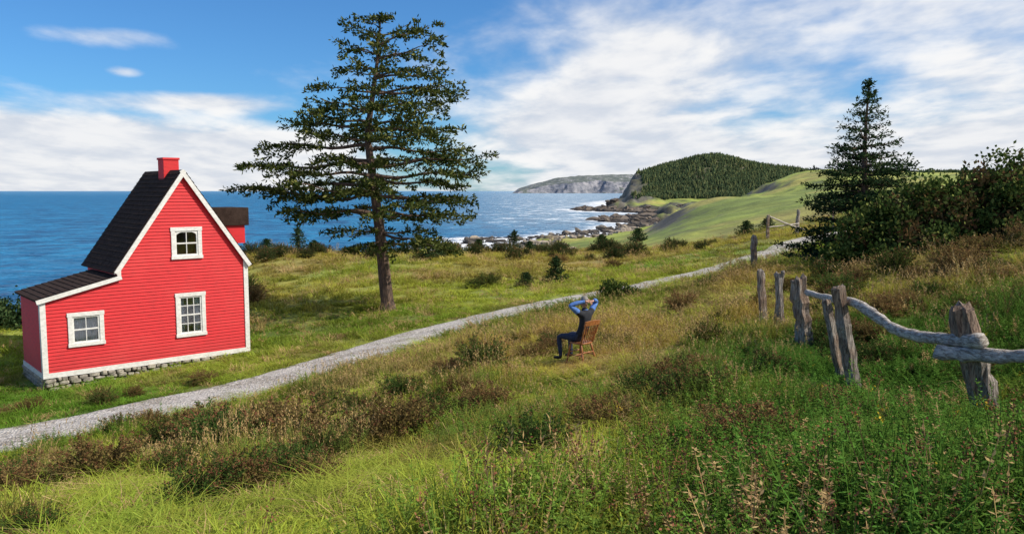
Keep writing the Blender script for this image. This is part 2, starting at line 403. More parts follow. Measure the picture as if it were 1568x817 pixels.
def frontrows(z0,z1,rh=.118):
    z=z0
    while z<z1-1e-4:
        ze=min(z+rh,z1)
        bps=sorted({z,ze}|{h for H_ in holes for h in H_[2:] if z<h<ze}|({LH0} if z<LH0<ze else set())|({LH1} if z<LH1<ze else set())|({EH} if z<EH<ze else set()))
        for a,b in zip(bps[:-1],bps[1:]):
            mid=(a+b)/2
            def ext(zz):
                l,r=xr(zz)
                if mid<LH0: l=0
                elif mid<LH1: l=XM*(zz-LH0)/(LH1-LH0)
                return l,r
            la,ra=ext(a);lb,rb=ext(b)
            cuts=[(h[0],h[1]) for h in holes if h[2]<mid<h[3]];cuts.sort()
            iv=[];curA,curB=la,lb
            for c0,c1 in cuts: iv.append((curA,c0,curB,c0));curA=curB=c1
            iv.append((curA,ra,curB,rb))
            oa=-.026*(1-(a-z)/rh)-.002;ob_=-.026*(1-(b-z)/rh)-.002
            for xa0,xa1,xb0,xb1 in iv:
                mb.add([(xa0,oa,a),(xa1,oa,a),(xb1,ob_,b),(xb0,ob_,b)],[(0,1,2,3)])
                if abs(a-z)<1e-6: mb.add([(xa0,0,a),(xa1,0,a),(xa1,oa,a),(xa0,oa,a)],[(0,1,2,3)])
        z=ze
frontrows(0.15,PH)
link(mb.obj('front_clapboard_wall',[red]),house)
mb=MB()
def siderows(x,y0,y1,z0,z1,sgn,rh=.118):
    z=z0
    while z<z1-1e-4:
        ze=min(z+rh,z1);o_=sgn*.024
        mb.add([(x+o_,y0,z),(x+o_,y1,z),(x+sgn*.002,y1,ze),(x+sgn*.002,y0,ze)],[(0,1,2,3)])
        mb.add([(x,y0,z),(x,y1,z),(x+o_,y1,z),(x+o_,y0,z)],[(0,1,2,3)]);z=ze
siderows(0,.0,LD,.15,LH0,-1);siderows(XM,0,MD,.15,EH,-1);siderows(W,0,MD,.15,EH,1)
link(mb.obj('side_clapboard_walls',[red]),house)
mb=MB();mb.add([(XM,MD,0),(W,MD,0),(W,MD,EH),(RX,MD,PH),(XM,MD,EH)],None,[(0,1,2),(0,2,4),(4,2,3)])
mb.add([(0,LD,0),(XM,LD,0),(XM,LD,LH1),(0,LD,LH0)],[(0,1,2,3)])
link(mb.obj('back_wall',[red]),house)
box('skirt_board_front',(-.04,W+.04),(-.05,-.0),(0,.17),white,house)
box('skirt_board_side',(-.045,-.0),(.002,LD),(0,.168),white,house)
box('corner_board_right',(W-.13,W+.04),(-.052,0),(.172,EH-.02),white,house)
box('corner_board_right_side',(W+.0,W+.04),(.002,.13),(.172,EH-.02),white,house)
box('corner_board_left',(-.04,.13),(-.052,0),(.172,LH0-.03),white,house)
box('corner_board_left_side',(-.042,0),(.002,.13),(.172,LH0-.03),white,house)
box('corner_board_upper',(XM-.04,XM+.09),(-.052,0),(LH1+.06,EH-.06),white,house)
def slab(name,e0,e1,y0,y1,th_,mt,par,courses=22):
    e0=np.array(e0,float);e1=np.array(e1,float);d=e1-e0;L=np.hypot(*d);d/=L;n=np.array([-d[1],d[0]])
    if n[1]<0:n=-n
    mb=MB();st=L/courses
    for k in range(courses):
        a=e0+d*st*k;b=e0+d*st*(k+1);lo=th_+.022;hi=th_
        ys=np.arange(y0,y1,.22);ys=np.append(ys,y1)
        for j in range(len(ys)-1):
            jj=random.uniform(-.006,.006)
            A=a+n*(lo+jj);B=b+n*(hi-.002)
            mb.add([(A[0],ys[j],A[1]),(A[0],ys[j+1],A[1]),(B[0],ys[j+1],B[1]),(B[0],ys[j],B[1])],[(0,1,2,3)])
            A2=a+n*(th_-.005)
            mb.add([(A[0],ys[j],A[1]),(A[0],ys[j+1],A[1]),(A2[0],ys[j+1],A2[1]),(A2[0],ys[j],A2[1])],[(0,1,2,3)])
    a,b=e0,e1;A=a+n*(th_-.006);B=b+n*(th_-.006)
    V=[(a[0],y0,a[1]),(b[0],y0,b[1]),(B[0],y0,B[1]),(A[0],y0,A[1]),(a[0],y1,a[1]),(b[0],y1,b[1]),(B[0],y1,B[1]),(A[0],y1,A[1])]
    mb.add(V,[(0,1,2,3),(4,7,6,5),(0,4,5,1),(3,2,6,7),(0,3,7,4),(1,5,6,2)])
    link(mb.obj(name,[mt]),par)
sl_=(PH-EH)/(RX-XM)
ov=.16
slab('roof_left_slope',(XM-ov,EH-ov*sl_),(RX,PH),-.11,MD+.1,.06,rf,house)
slab('roof_right_slope',(W+ov,EH-ov*sl_),(RX,PH),-.11,MD+.1,.06,rf,house)
sl2=(LH1-LH0)/XM
slab('lean_to_roof',(-.16,LH0-.16*sl2+.02),(XM-.03,LH1+.02),-.11,LD+.1,.06,rf,house,12)
def board(name,p,q,y0,y1,wd_,mt):
    p=np.array(p);q=np.array(q);d=(q-p)/np.linalg.norm(q-p);n=np.array([d[1],-d[0]])
    if n[1]>0:n=-n
    V=[];
    for yy in (y0,y1):
        for c_ in (p,q,q+n*wd_,p+n*wd_): V.append((c_[0],yy,c_[1]))
    ob=build(name,V,[(0,1,2,3),(4,7,6,5),(0,4,5,1),(1,5,6,2),(2,6,7,3),(3,7,4,0)],None,[mt]);link(ob,house)
board('rake_board_left',(XM-ov,EH-ov*sl_+.05),(RX,PH+.05),-.15,-.112,.15,white)
board('rake_board_right',(W+ov,EH-ov*sl_+.05),(RX,PH+.05),-.152,-.114,.15,white)
board('lean_to_rake_board',(-.16,LH0-.16*sl2+.07),(XM+.06,LH1+.085),-.148,-.112,.14,white)
board('soffit_left',(XM-ov,EH-ov*sl_-.005),(RX,PH-.005),-.111,-.0,.03,white)
box('chimney',(RX-.28,RX+.28),(1.05,1.65),(PH-.6,PH+.42),red,house,.01)
box('chimney_cap',(RX-.31,RX+.31),(1.02,1.68),(PH+.42,PH+.5),red,house,.01)
box('dormer_wall',(W-1.6,W+.42),(1.0,2.5),(4.15,4.85),red,house)
box('dormer_roof',(W-1.7,W+.56),(.9,2.6),(4.85,5.55),rf,house,.02)
gl=M('window_glass');g=G(gl)
fr=g.n('ShaderNodeFresnel',{},{'IOR':1.5});gs=g.n('ShaderNodeBsdfGlossy',{},{'Roughness':.03,'Color':(.95,.97,1)})
tr=g.n('ShaderNodeBsdfTransparent',{},{'Color':(.85,.9,.93)})
g.out(g.n('ShaderNodeMixShader',{},{0:g.math('ADD',fr,.1),1:tr,2:gs}))
curt=simple('curtain_cloth',(.75,.76,.78),(.6,.63,.68),3,.9,.4,.03,(14,1,.5))
inn=simple('room_interior',(.10,.16,.22),(.05,.09,.13),2,.9,.1)
dark=simple('dark_room_interior',(.03,.03,.025),(.015,.015,.012),2,.9,.1)
for idx,(cx,cz,w_,h_,kind) in enumerate(WIN):
    wn=bpy.data.objects.new('window_%d'%(idx+1),None);link(wn,house)
    x0,x1,z0,z1=cx-w_/2,cx+w_/2,cz-h_/2,cz+h_/2;t=.14
    box('casing_l',(x0-t,x0),(-.06,.0),(z0,z1),white,wn,.004);box('casing_r',(x1,x1+t),(-.06,.0),(z0,z1),white,wn,.004)
    box('casing_top',(x0-t-.02,x1+t+.02),(-.065,.0),(z1,z1+t),white,wn,.004);box('sill',(x0-t-.02,x1+t+.02),(-.085,.0),(z0-t+.02,z0),white,wn,.004)
    f=.05
    for nm,xx,zz in (('sash_l',(x0,x0+f),(z0,z1)),('sash_r',(x1-f,x1),(z0,z1)),('sash_t',(x0+f,x1-f),(z1-f,z1)),('sash_b',(x0+f,x1-f),(z0,z0+f))):
        box(nm,xx,(-.03,.03),zz,white,wn)
    box('meeting_rail',(x0+f,x1-f),(-.025,.03),(cz-.025,cz+.025),white,wn)
    bars=[cx] if kind!='tall' else [cx-.115,cx+.115]
    for k,bx in enumerate(bars):
        box('muntin_v%d'%k,(bx-.012,bx+.012),(-.02,.02),(z0+f,cz-.025),white,wn);box('muntin_w%d'%k,(bx-.012,bx+.012),(-.02,.02),(cz+.025,z1-f),white,wn)
    if kind=='tall':
        for k,hz_ in enumerate((z0+.36,z1-.34)): box('muntin_h%d'%k,(x0+f,x1-f),(-.018,.018),(hz_-.012,hz_+.012),white,wn)
    if kind=='arch':
        mb=MB();n=12;aa=np.linspace(0,np.pi,n);xs=cx-(w_/2-f)*np.cos(aa);zs=z1-.16+.13*np.sin(aa)
        for k in range(n-1): mb.add([(xs[k],-.035,zs[k]),(xs[k+1],-.035,zs[k+1]),(xs[k+1],-.035,z1),(xs[k],-.035,z1)],[(0,1,2,3)])
        link(mb.obj('arched_head',[white]),wn)
    box('glass',(x0+f*.5,x1-f*.5),(.004,.008),(z0+f*.5,z1-f*.5),gl,wn)
    box('room',(x0-.05,x1+.05),(.5,.52),(z0-.05,z1+.05),dark if kind=='arch' else inn,wn)
    if kind!='arch':
        mb=MB()
        for (a,b) in ((x0,x0+w_*(.28 if kind=='tall' else .5)),(x1-w_*(.28 if kind=='tall' else .5),x1)):
            xs=np.linspace(a,b,30);ys=.12+.025*np.sin(xs*70)
            V=[];zt=z1;zb=z0
            for x_,y_ in zip(xs,ys): V+= [(x_,y_,zb),(x_,y_,zt)]
            mb.add(V,[(2*k,2*k+2,2*k+3,2*k+1) for k in range(29)])
        link(mb.obj('curtains',[curt],True),wn)
stm=simple('foundation_stone',(.42,.38,.31),(.2,.18,.15),5,.9,.6,.03)
mb=MB()
def stone(cx,cy,cz,sx_,sy_,sz_):
    nu,nv=10,7;V=[]
    for i_ in range(nv):
        ph=-math.pi/2+math.pi*i_/(nv-1)
        for j_ in range(nu):
            t_=2*math.pi*j_/nu
            f_=lambda v,p=.45:math.copysign(abs(v)**p,v)
            V.append((cx+sx_*f_(math.cos(ph))*f_(math.cos(t_))*random.uniform(.85,1.05),cy+sy_*f_(math.cos(ph))*f_(math.sin(t_))*random.uniform(.8,1.1),cz+sz_*f_(math.sin(ph))*random.uniform(.85,1.05)))
    Qs=[(i_*nu+j_,i_*nu+(j_+1)%nu,(i_+1)*nu+(j_+1)%nu,(i_+1)*nu+j_) for i_ in range(nv-1) for j_ in range(nu)]
    mb.add(V,Qs)
for row,zc in enumerate((-.07,-.21,-.35,-.5)):
    x=-.02+row*.05
    while x<(6.6-row*1.3):
        l=random.uniform(.12,.42);stone(x+l/2,.03+random.uniform(-.06,.02),zc+random.uniform(-.035,.035),l/2*.94,.12,.068*random.uniform(.65,1.25));x+=l
    y=.1
    while y<LD:
        l=random.uniform(.12,.34);stone(.04,y+l/2,zc,.12,l/2*.97,.068);y+=l
link(mb.obj('stone_foundation',[stm]),house)
box('foundation_core',(.08,W-.1),(.1,LD-.05),(-.9,.01),simple('dark_core_fill',(.06,.055,.05)),house)  # plain dark core behind the foundation stones

# ------------------------------------------------------------------ conifers
bark=simple('bark',(.18,.115,.08),(.06,.042,.034),6,.95,.9,.06,(3,3,.7))
fol_big=foliage('spruce_needles',False,(.032,.052,.014),(.075,.095,.026),(.15,.15,.045),.15,.9)
fol_dk=foliage('dark_spruce_needles',False,(.018,.042,.018),(.045,.08,.03),(.07,.10,.035),.12,1.5)
def conifer(name,H,trunk,tr,lenf,whorls,per,slopef,twig,needle,nden,mats,seed,bare=.25,tipup=.12,vj=.25,skip=.12,hj=.9):
    r=np.random.default_rng(seed);mb=MB()
    hs=np.linspace(0,H,24);tp=np.array([trunk(h) for h in hs]);rad=tr*(1-hs/H)**.85+.015
    rad[0]*=1.35
    V,Q_,T_=tube(tp,rad,9,True,.08,seed);mb.add(V,Q_,T_,0)
    NP=[];ND=[];NS=[]
    for wi,h in enumerate(whorls):
        k=per(h);a0=r.uniform(0,6.28)
        for j in range(k):
            az=a0+j*6.283/k+r.uniform(-.35,.35);hh=h+r.uniform(-.5,.5)*H/len(whorls)*hj
            L=lenf(hh,az)*r.uniform(.7,1.08)
            if L<.12: continue
            o=np.array(trunk(hh));di=np.array([math.cos(az),math.sin(az),0]);sd_=np.array([-di[1],di[0],0])
            t=np.linspace(0,1,9);s0,cv=slopef(hh);s0=s0+r.uniform(-.08,.08);bend=r.uniform(-.15,.15)
            pts=o+np.outer(t*L,di)+np.outer(L*bend*t*t,sd_);pts[:,2]+=L*(s0*t+cv*t*t+tipup*t**3)+.02*L*np.sin(t*9+r.uniform(0,6))
            rb=max(.012,min(.02*L+.008,tr*.35))
            V,Q_,T_=tube(pts,rb*(1-t*.85),5,False);mb.add(V,Q_,None,0)
            nt=max(4,int(L*(1-bare)/twig[0]))
            tt=np.linspace(bare,1,nt)+r.uniform(-.02,.02,nt);tt=np.clip(tt,0,1)
            for q,t1 in enumerate(tt):
                bp=np.array([np.interp(t1,t,pts[:,c_]) for c_ in range(3)])
                for sg in (-1,1):
                    if r.random()<skip: continue
                    tl=(twig[1]*(.35+.65*math.sin(math.pi*min(1,max(0,(t1-bare)/(1-bare))**.8*.85+.12))))*min(L,3.2)/2.2*r.uniform(.55,1.25)
                    d=di*r.uniform(.4,.95)+sd_*sg*r.uniform(.4,1)+np.array([0,0,r.uniform(-vj,vj*.8)]);d/=np.linalg.norm(d)
                    if t1>.96: d=di+np.array([0,0,.1])+sd_*sg*.3;d/=np.linalg.norm(d)
                    nn_=int(max(5,nden*tl/needle[0]))
                    s=r.random(nn_)**.8
                    p=bp+np.outer(s*tl,d)+np.outer(-.12*tl*s*s,[0,0,1])+r.normal(0,needle[0]*.24,(nn_,3))
                    dd=unit(d*.6+r.normal(0,.6,(nn_,3))+np.array([0,0,.15]))*needle[0]*r.uniform(.6,1.3,(nn_,1))
                    NP.append(p);ND.append(dd);sv=unit(np.cross(dd,r.normal(0,1,(nn_,3))))*needle[1]*r.uniform(.6,1.3,(nn_,1));NS.append(sv)
    n_=int(60*nden/4);s=r.random(n_);tp_=np.array([trunk(H*(.9+.1*a)) for a in s]);NP.append(tp_);dd=unit(r.normal(0,.7,(n_,3))+[0,0,.8])*needle[0]*.9;ND.append(dd);NS.append(unit(np.cross(dd,r.normal(0,1,(n_,3))))*needle[1])
    V,Q_=rhomb(np.concatenate(NP),np.concatenate(ND),np.concatenate(NS));mb.add(V,Q_,None,1)
    ob=mb.obj(name,mats);return ob
TB=(-6.05,39.0);TZ=hz(*TB)-.15;TH_=14.3
def trk(h):
    return (np.interp(h,[0,4.6,8.6,12,14.75],[0,-.45,-.9,-.35,-.1]),.15*math.sin(h*.4),h)
def lf(h,az):
    l=np.interp(h,[3.0,4.2,4.8,5.3,6.7,7.5,9.2,10.3,11.9,13.2,14.3],[1.2,2.4,3.8,7.4,7.0,5.0,4.4,2.5,2.2,1.8,.25])
    rt=np.interp(h,[3.0,4.2,5.1,6.2,7.4,9.2,10.5,11.9,13.2,14.3],[4.0,4.4,4.4,5.3,5.1,5.2,4.2,3.5,2.0,.25])
    c=math.cos(az);k=(1+c)/2;return (l*(1-k)+rt*k)*(.62+.38*abs(c))
big=conifer('spruce_tree',TH_,trk,.33,lf,np.concatenate([[3.4,4.1],np.linspace(5.0,13.9,12)]),lambda h:7 if h>4.6 else 5,
    lambda h:(np.interp(h,[3,5.5,9,14],[.02,-.03,.04,.35]),np.interp(h,[3,6,14],[-.14,-.03,-.08])),(.28,1.25),(.22,.045),7.8,[bark,fol_big],3,bare=.40,tipup=.05,vj=.28,skip=.2,hj=.42)
big.location=(TB[0],TB[1],TZ);link(big)
def lf2(h,az): return np.interp(h,[0,.5,1.6,3.2,4.5,5.4,6.2,6.9],[2.1,2.6,2.5,2.0,1.2,.7,.34,.08])*(1+.12*math.cos(az*2+h))
t2=conifer('spruce_tree',6.95,lambda h:(.05*math.sin(h),0,h),.14,lf2,np.linspace(.25,6.7,21),lambda h:8 if h<4.5 else 6,
    lambda h:(np.interp(h,[0,3,7],[-.16,-.05,.4]),np.interp(h,[0,7],[-.12,-.1])),(.15,.75),(.14,.028),5.0,[bark,fol_dk],5,bare=.13,tipup=.16,skip=.14,hj=.7)
t2.location=(13.1,30,hz(13.1,30)-.15);link(t2)
def small(seed,H=1.6,rw=.75):
    return conifer('spruce_sapling',H,lambda h:(0,0,h),.05,lambda h,az:rw*max(0.,1-h/H)**.7+.05,np.linspace(.08,H*.95,11),lambda h:7,
        lambda h:(.1,-.05),(.12,.5),(.13,.024),3.6,[bark,fol_dk],seed,bare=.05,tipup=.15)
s1=small(21);s2=small(22,1.2,.9);s3=small(23,2.0,.8)
protos=[s1,s2,s3];pmesh=[p.data for p in protos]
for p in protos: bpy.data.objects.remove(p)
SAP=[(-17.6,66,2,1.15),(-16.3,66,1,1.0),(.2,72,2,1.0),(2.6,47,0,1.05),(.8,45,1,.8),(-6.5,62,1,1.3),(-5.8,63,0,.8),(1.6,72,1,.9),(8.5,76,1,1.2),
(-12.5,71,1,1.0),(-9.8,72,0,.8),(-3,73,1,1.1),(-20.5,67,1,1.0),(-14,33.8,1,.9),(24.5,84,1,1.3),(28,88,1,1.2),(22,140,1,2.0)]
for k,(x,y,p,s) in enumerate(SAP):
    ob=bpy.data.objects.new('spruce_sapling',pmesh[p]);ob.location=(x,y,hz(x,y)-.08);ob.scale=(s,s,s);ob.rotation_euler=(0,0,k*1.3);link(ob)

# ------------------------------------------------------------------ leafy bushes
def bush(name,blobs,nleaf,leaf,mats,seed,stems=24):
    r=np.random.default_rng(seed);mb=MB();vol=np.array([b[3]*b[4]*b[5] for b in blobs])**.7;vol/=vol.sum()
    for k in range(stems):
        b=blobs[r.choice(len(blobs),p=vol)];e=np.array(b[:3])+r.normal(0,.45,3)*np.array(b[3:6]);b0=np.array([b[0]*.8+r.normal(0,.15),b[1]*.8+r.normal(0,.15),-.2])
        m_=(b0+e)/2+r.normal(0,.12,3);t=np.linspace(0,1,6)[:,None];pts=(1-t)**2*b0+2*t*(1-t)*m_+t*t*e
        V,Q_,_=tube(pts,np.linspace(.03,.008,6)*np.mean(b[3:6]),4,False);mb.add(V,Q_,None,0)
    for b,v in zip(blobs,vol):
        ncl=int(max(6,nleaf*v/45));cc_=unit(r.normal(0,1,(ncl,3)))*(r.random((ncl,1))**.45)*np.array(b[3:6])*1.0+np.array(b[:3])
        for c0 in cc_:
            n=45;sz=.16*np.mean(b[3:6])*r.uniform(.7,1.5)
            p=c0+r.normal(0,sz,(n,3));d=unit(r.normal(0,1,(n,3))+[0,0,.6])*leaf[0]*r.uniform(.6,1.3,(n,1))
            s=unit(np.cross(d,r.normal(0,1,(n,3))))*leaf[1]*r.uniform(.7,1.3,(n,1))
            V,Q_=rhomb(p,d,s);mb.add(V,Q_,None,1 if len(mats)<3 or r.random()>b[6] else 2)
    return mb.obj(name,mats)
lgreen=foliage('bush_leaves_green',False,(.04,.075,.018),(.09,.135,.035),(.17,.19,.05),.25,1.2)
lrust=foliage('bush_leaves_rust',False,(.11,.06,.03),(.14,.095,.04),(.12,.12,.04),.2,1.6)
blobs=[]
r=np.random.default_rng(9)
for (x,y,h,ra,ru) in [(10.9,26.5,1.0,.9,.2),(12.0,26.5,2.1,1.2,.25),(13.0,26.4,2.7,1.2,.22),(14.0,26.4,3.1,1.3,.2),(15.0,26.4,3.3,1.4,.2),(16.0,26,3.2,1.35,.2),(17.2,26.2,3.0,1.6,.15),(18.8,26,2.8,1.6,.15),(20.4,26.5,2.7,1.6,.12),(22.2,27,2.5,1.7,.12),
    (12.4,25.3,1.5,1.1,.28),(14.0,25,2.1,1.4,.25),(16.0,24.6,2.1,1.4,.22),(17.8,24.6,2.0,1.4,.2),(19.6,24.9,1.9,1.4,.15),(11.4,27.6,.6,.8,.1),(13.4,24.3,1.0,1.,.25),(15.3,23.9,1.1,1.1,.22),(17,23.6,1.,1.1,.2)]:
    z=hz(x,y)
    for q in range(3):
        blobs.append((x-15+r.normal(0,.3),y-26+r.normal(0,.3),z+1.9+h*.45*(.3+.5*q)-.1,ra*r.uniform(.55,.85),ra*r.uniform(.55,.85),h*.33+.1,ru))
bb=bush('mixed_bush_thicket',blobs,100000,(.15,.048),[bark,lgreen,lrust],4,140)
bb.location=(15,26,-1.9);link(bb)
lb=bush('coastal_bush',[(0,0,.5,1.6,1.2,.9,0),(1.4,.4,.4,1.2,1,.7,0),(-1.6,0,.6,1.5,1.3,.9,0),(-3,.5,.8,1.5,1.4,1.,0)],14000,(.16,.06),[bark,fol_dk],6,20)
lb.location=(-22.8,36,hz(-22.8,36)-.05);link(lb)
rb=bush('roadside_bush',[(0,0,.4,.7,.5,.45,0),(.6,.1,.3,.5,.4,.35,0)],4500,(.1,.03),[bark,lgreen],8,14)
rb.location=(4.3,33.4,hz(4.3,33.4)-.02);link(rb)

# ------------------------------------------------------------------ plant prototypes
fi=foliage('meadow_plants',True,trans=.3)
def mk_seedmat(name,c):
    m=M(name);g=G(m);rn=g.n('ShaderNodeObjectInfo',out=5)
    cc=g.n('ShaderNodeHueSaturation',{},{'Color':c+(1,),'Value':g.math('ADD',.7,g.math('MULTIPLY',rn,.6))});g.out(g.n('ShaderNodeBsdfDiffuse',{},{'Color':cc}));return m
seed_m=mk_seedmat('seed_heads',(.42,.29,.13));rust_m=mk_seedmat('rust_seed_heads',(.19,.08,.045));gr_m=mk_seedmat('goldenrod_flowers',(.50,.36,.04));stem_m=mk_seedmat('brown_stems',(.15,.10,.05))
def blades(mb,r,n,R,h,w,lean,mi=0,droop=.4):
    a=r.uniform(0,6.283,n);rad=R*np.sqrt(r.random(n));b=np.stack([rad*np.cos(a),rad*np.sin(a),np.full(n,-.04)],-1)
    la=a+r.normal(0,.9,n);ld=np.stack([np.cos(la),np.sin(la),np.zeros(n)],-1);H=h*r.uniform(.45,1.15,n);ln=lean*r.uniform(.2,1.3,n)*H
    s=np.stack([-ld[:,1],ld[:,0],0*a],-1);rot=r.uniform(-1,1,n)[:,None];s=unit(s+ld*rot)*w
    m_=b+ld*(ln*.35)[:,None];m_[:,2]+=H*.62
    t=b+ld*ln[:,None];t[:,2]+=H*(1-droop*np.clip(ln/H,0,1)*.8)
    V=np.stack([b-s,b+s,m_+s*.7,m_-s*.7,t],1).reshape(-1,3);i_=np.arange(n)[:,None]*5
    mb.add(V,i_+[0,1,2,3],i_+[3,2,4],mi)
    return t
protoC=bpy.data.collections.new('meadow_plant_kinds')
kinds=[]
def reg(mb,nm,mats):
    o=mb.obj('plant_kind_%02d_%s'%(len(kinds),nm),mats);protoC.objects.link(o);kinds.append(o)
for k in range(3):
    r=np.random.default_rng(100+k);mb=MB();blades(mb,r,62,.21,.26,.0068,.8);reg(mb,'grass_tuft',[fi])
for k in range(2):
    r=np.random.default_rng(110+k);mb=MB();blades(mb,r,70,.19,.5,.0048,1.3,0,1.05);reg(mb,'long_grass_tuft',[fi])
for k in range(2):
    r=np.random.default_rng(120+k);mb=MB();blades(mb,r,45,.16,.42,.005,.7)
    n=16;t=blades(mb,r,n,.14,.72,.0028,.35)
    for q in range(n):
        m_=8;p=t[q]+np.outer(np.linspace(-.12,.0,m_),[0,0,1]);d=unit(r.normal(0,.5,(m_,3))+[0,0,1])*.045
        V,Q_=rhomb(p,d,unit(np.cross(d,r.normal(0,1,(m_,3))))*.006);mb.add(V,Q_,None,1)
    reg(mb,'seeded_grass_tuft',[fi,seed_m])
def weed(mb,r,ns,H,R,leafL,leafW,flower=None,per=26,mi=0):
    for q in range(ns):
        a=r.uniform(0,6.28);b=np.array([R*r.random()*math.cos(a),R*r.random()*math.sin(a),-.03]);h=H*r.uniform(.5,1.1)
        ld=np.array([math.cos(a),math.sin(a),0])*h*r.uniform(.05,.45);t=np.linspace(0,1,5);pts=b+np.outer(t**1.5,ld)+np.outer(t*h,[0,0,1])
        V,Q_,_=tube(pts,np.linspace(.004,.002,5),3,False);mb.add(V,Q_,None,2 if flower==1 else mi)
        m_=per;s=np.sort(r.uniform(.12,1,m_));p=b+np.outer(s**1.5,ld)+np.outer(s*h,[0,0,1]);an=np.arange(m_)*2.4+r.random()*6
        d=unit(np.stack([np.cos(an),np.sin(an),r.uniform(-.1,.7,m_)],-1))*(leafL*(1.15-.7*s)*r.uniform(.7,1.2,m_))[:,None]
        sv=unit(np.cross(d,[0,0,1]))*leafW*(1.1-.5*s)[:,None]
        V,Q_=rhomb(p,d,sv);mb.add(V,Q_,None,mi)
        if flower is not None and r.random()<.6:
            n2=16;p=pts[-1]+r.normal(0,1,(n2,3))*[.015,.015,.03];d=unit(r.normal(0,1,(n2,3))+[0,0,.5])*.018
            V,Q_=rhomb(p,d,unit(np.cross(d,r.normal(0,1,(n2,3))))*.006);mb.add(V,Q_,None,1)
for k in range(3):
    r=np.random.default_rng(130+k);mb=MB();weed(mb,r,10,.5,.23,.07,.0125,None,30);blades(mb,r,26,.2,.35,.005,.8);reg(mb,'leafy_weed',[fi])
r=np.random.default_rng(140);mb=MB();weed(mb,r,7,.58,.17,.06,.010,2,30);blades(mb,r,30,.2,.35,.005,.8);reg(mb,'goldenrod_weed',[fi,gr_m,stem_m])
r=np.random.default_rng(141);mb=MB();weed(mb,r,6,.58,.17,.05,.008,1,14);blades(mb,r,40,.2,.4,.005,.9);reg(mb,'rusty_weed',[fi,rust_m,stem_m])
def shrub(r,R,H,n):
    mb=MB()
    for q in range(n):
        a=r.uniform(0,6.28);el=r.uniform(.15,1.5);d=np.array([math.cos(a)*math.cos(el)*R,math.sin(a)*math.cos(el)*R,math.sin(el)*H])*r.uniform(.6,1.15)
        b=np.array([math.cos(a)*R*.35*r.random(),math.sin(a)*R*.35*r.random(),-.05]);t=np.linspace(0,1,4)
        pts=b+np.outer(t,d)+np.outer(.12*H*np.sin(t*3.14),[0,0,1])
        V,Q_,_=tube(pts,np.linspace(.006,.0015,4),3,False);mb.add(V,Q_,None,1)
        m_=32;s=r.uniform(.35,1.05,m_);p=b+np.outer(s,d)+np.outer(.12*H*np.sin(s*3.14),[0,0,1])+r.normal(0,.02*R,(m_,3))
        dd=unit(unit(d)*.7+r.normal(0,.7,(m_,3)))*.038*r.uniform(.6,1.3,(m_,1));sv=unit(np.cross(dd,r.normal(0,1,(m_,3))))*.0105
        V,Q_=rhomb(p,dd,sv);mb.add(V,Q_,None,0)
        if r.random()<.35:
            n2=10;p=b+d+r.normal(0,.014,(n2,3));dd=unit(r.normal(0,1,(n2,3))+[0,0,1])*.03;V,Q_=rhomb(p,dd,unit(np.cross(dd,r.normal(0,1,(n2,3))))*.007);mb.add(V,Q_,None,2)
    return mb
for k in range(3): reg(shrub(np.random.default_rng(150+k),.55,.66,220),'spirea_shrub',[fi,stem_m,rust_m])

def scatter(name,pts,rot,scl,tint,kind,coll):
    me=bpy.data.meshes.new(name);me.vertices.add(len(pts));me.vertices.foreach_set('co',np.asarray(pts,float).ravel())
    for nm,arr in (('rot',rot),('scl',scl)):
        a=me.attributes.new(nm,'FLOAT_VECTOR','POINT');a.data.foreach_set('vector',np.asarray(arr,float).ravel())
    a=me.attributes.new('tint','FLOAT_COLOR','POINT');a.data.foreach_set('color',np.hstack([tint,np.ones((len(pts),1))]).ravel())
    a=me.attributes.new('kind','INT','POINT');a.data.foreach_set('value',np.asarray(kind).astype(np.int32))
    ob=bpy.data.objects.new(name,me);link(ob)
    ng=bpy.data.node_groups.new(name,'GeometryNodeTree')
    ng.interface.new_socket('Geometry',in_out='INPUT',socket_type='NodeSocketGeometry');ng.interface.new_socket('Geometry',in_out='OUTPUT',socket_type='NodeSocketGeometry')
    N=ng.nodes;L=ng.links;gi=N.new('NodeGroupInput');go=N.new('NodeGroupOutput');ip=N.new('GeometryNodeInstanceOnPoints');ci=N.new('GeometryNodeCollectionInfo')
    ci.inputs['Collection'].default_value=coll;ci.inputs['Separate Children'].default_value=True;ci.inputs['Reset Children'].default_value=True
    def na(n_,t):
        q=N.new('GeometryNodeInputNamedAttribute');q.data_type=t;q.inputs['Name'].default_value=n_;return q.outputs[0]
    er=N.new('FunctionNodeEulerToRotation')
    L.new(gi.outputs[0],ip.inputs['Points']);L.new(ci.outputs[0],ip.inputs['Instance']);ip.inputs['Pick Instance'].default_value=True
    L.new(na('kind','INT'),ip.inputs['Instance Index']);L.new(na('rot','FLOAT_VECTOR'),er.inputs[0]);L.new(er.outputs[0],ip.inputs['Rotation']);L.new(na('scl','FLOAT_VECTOR'),ip.inputs['Scale'])
    L.new(ip.outputs[0],go.inputs[0])
    mo=ob.modifiers.new('scatter','NODES');mo.node_group=ng;return ob

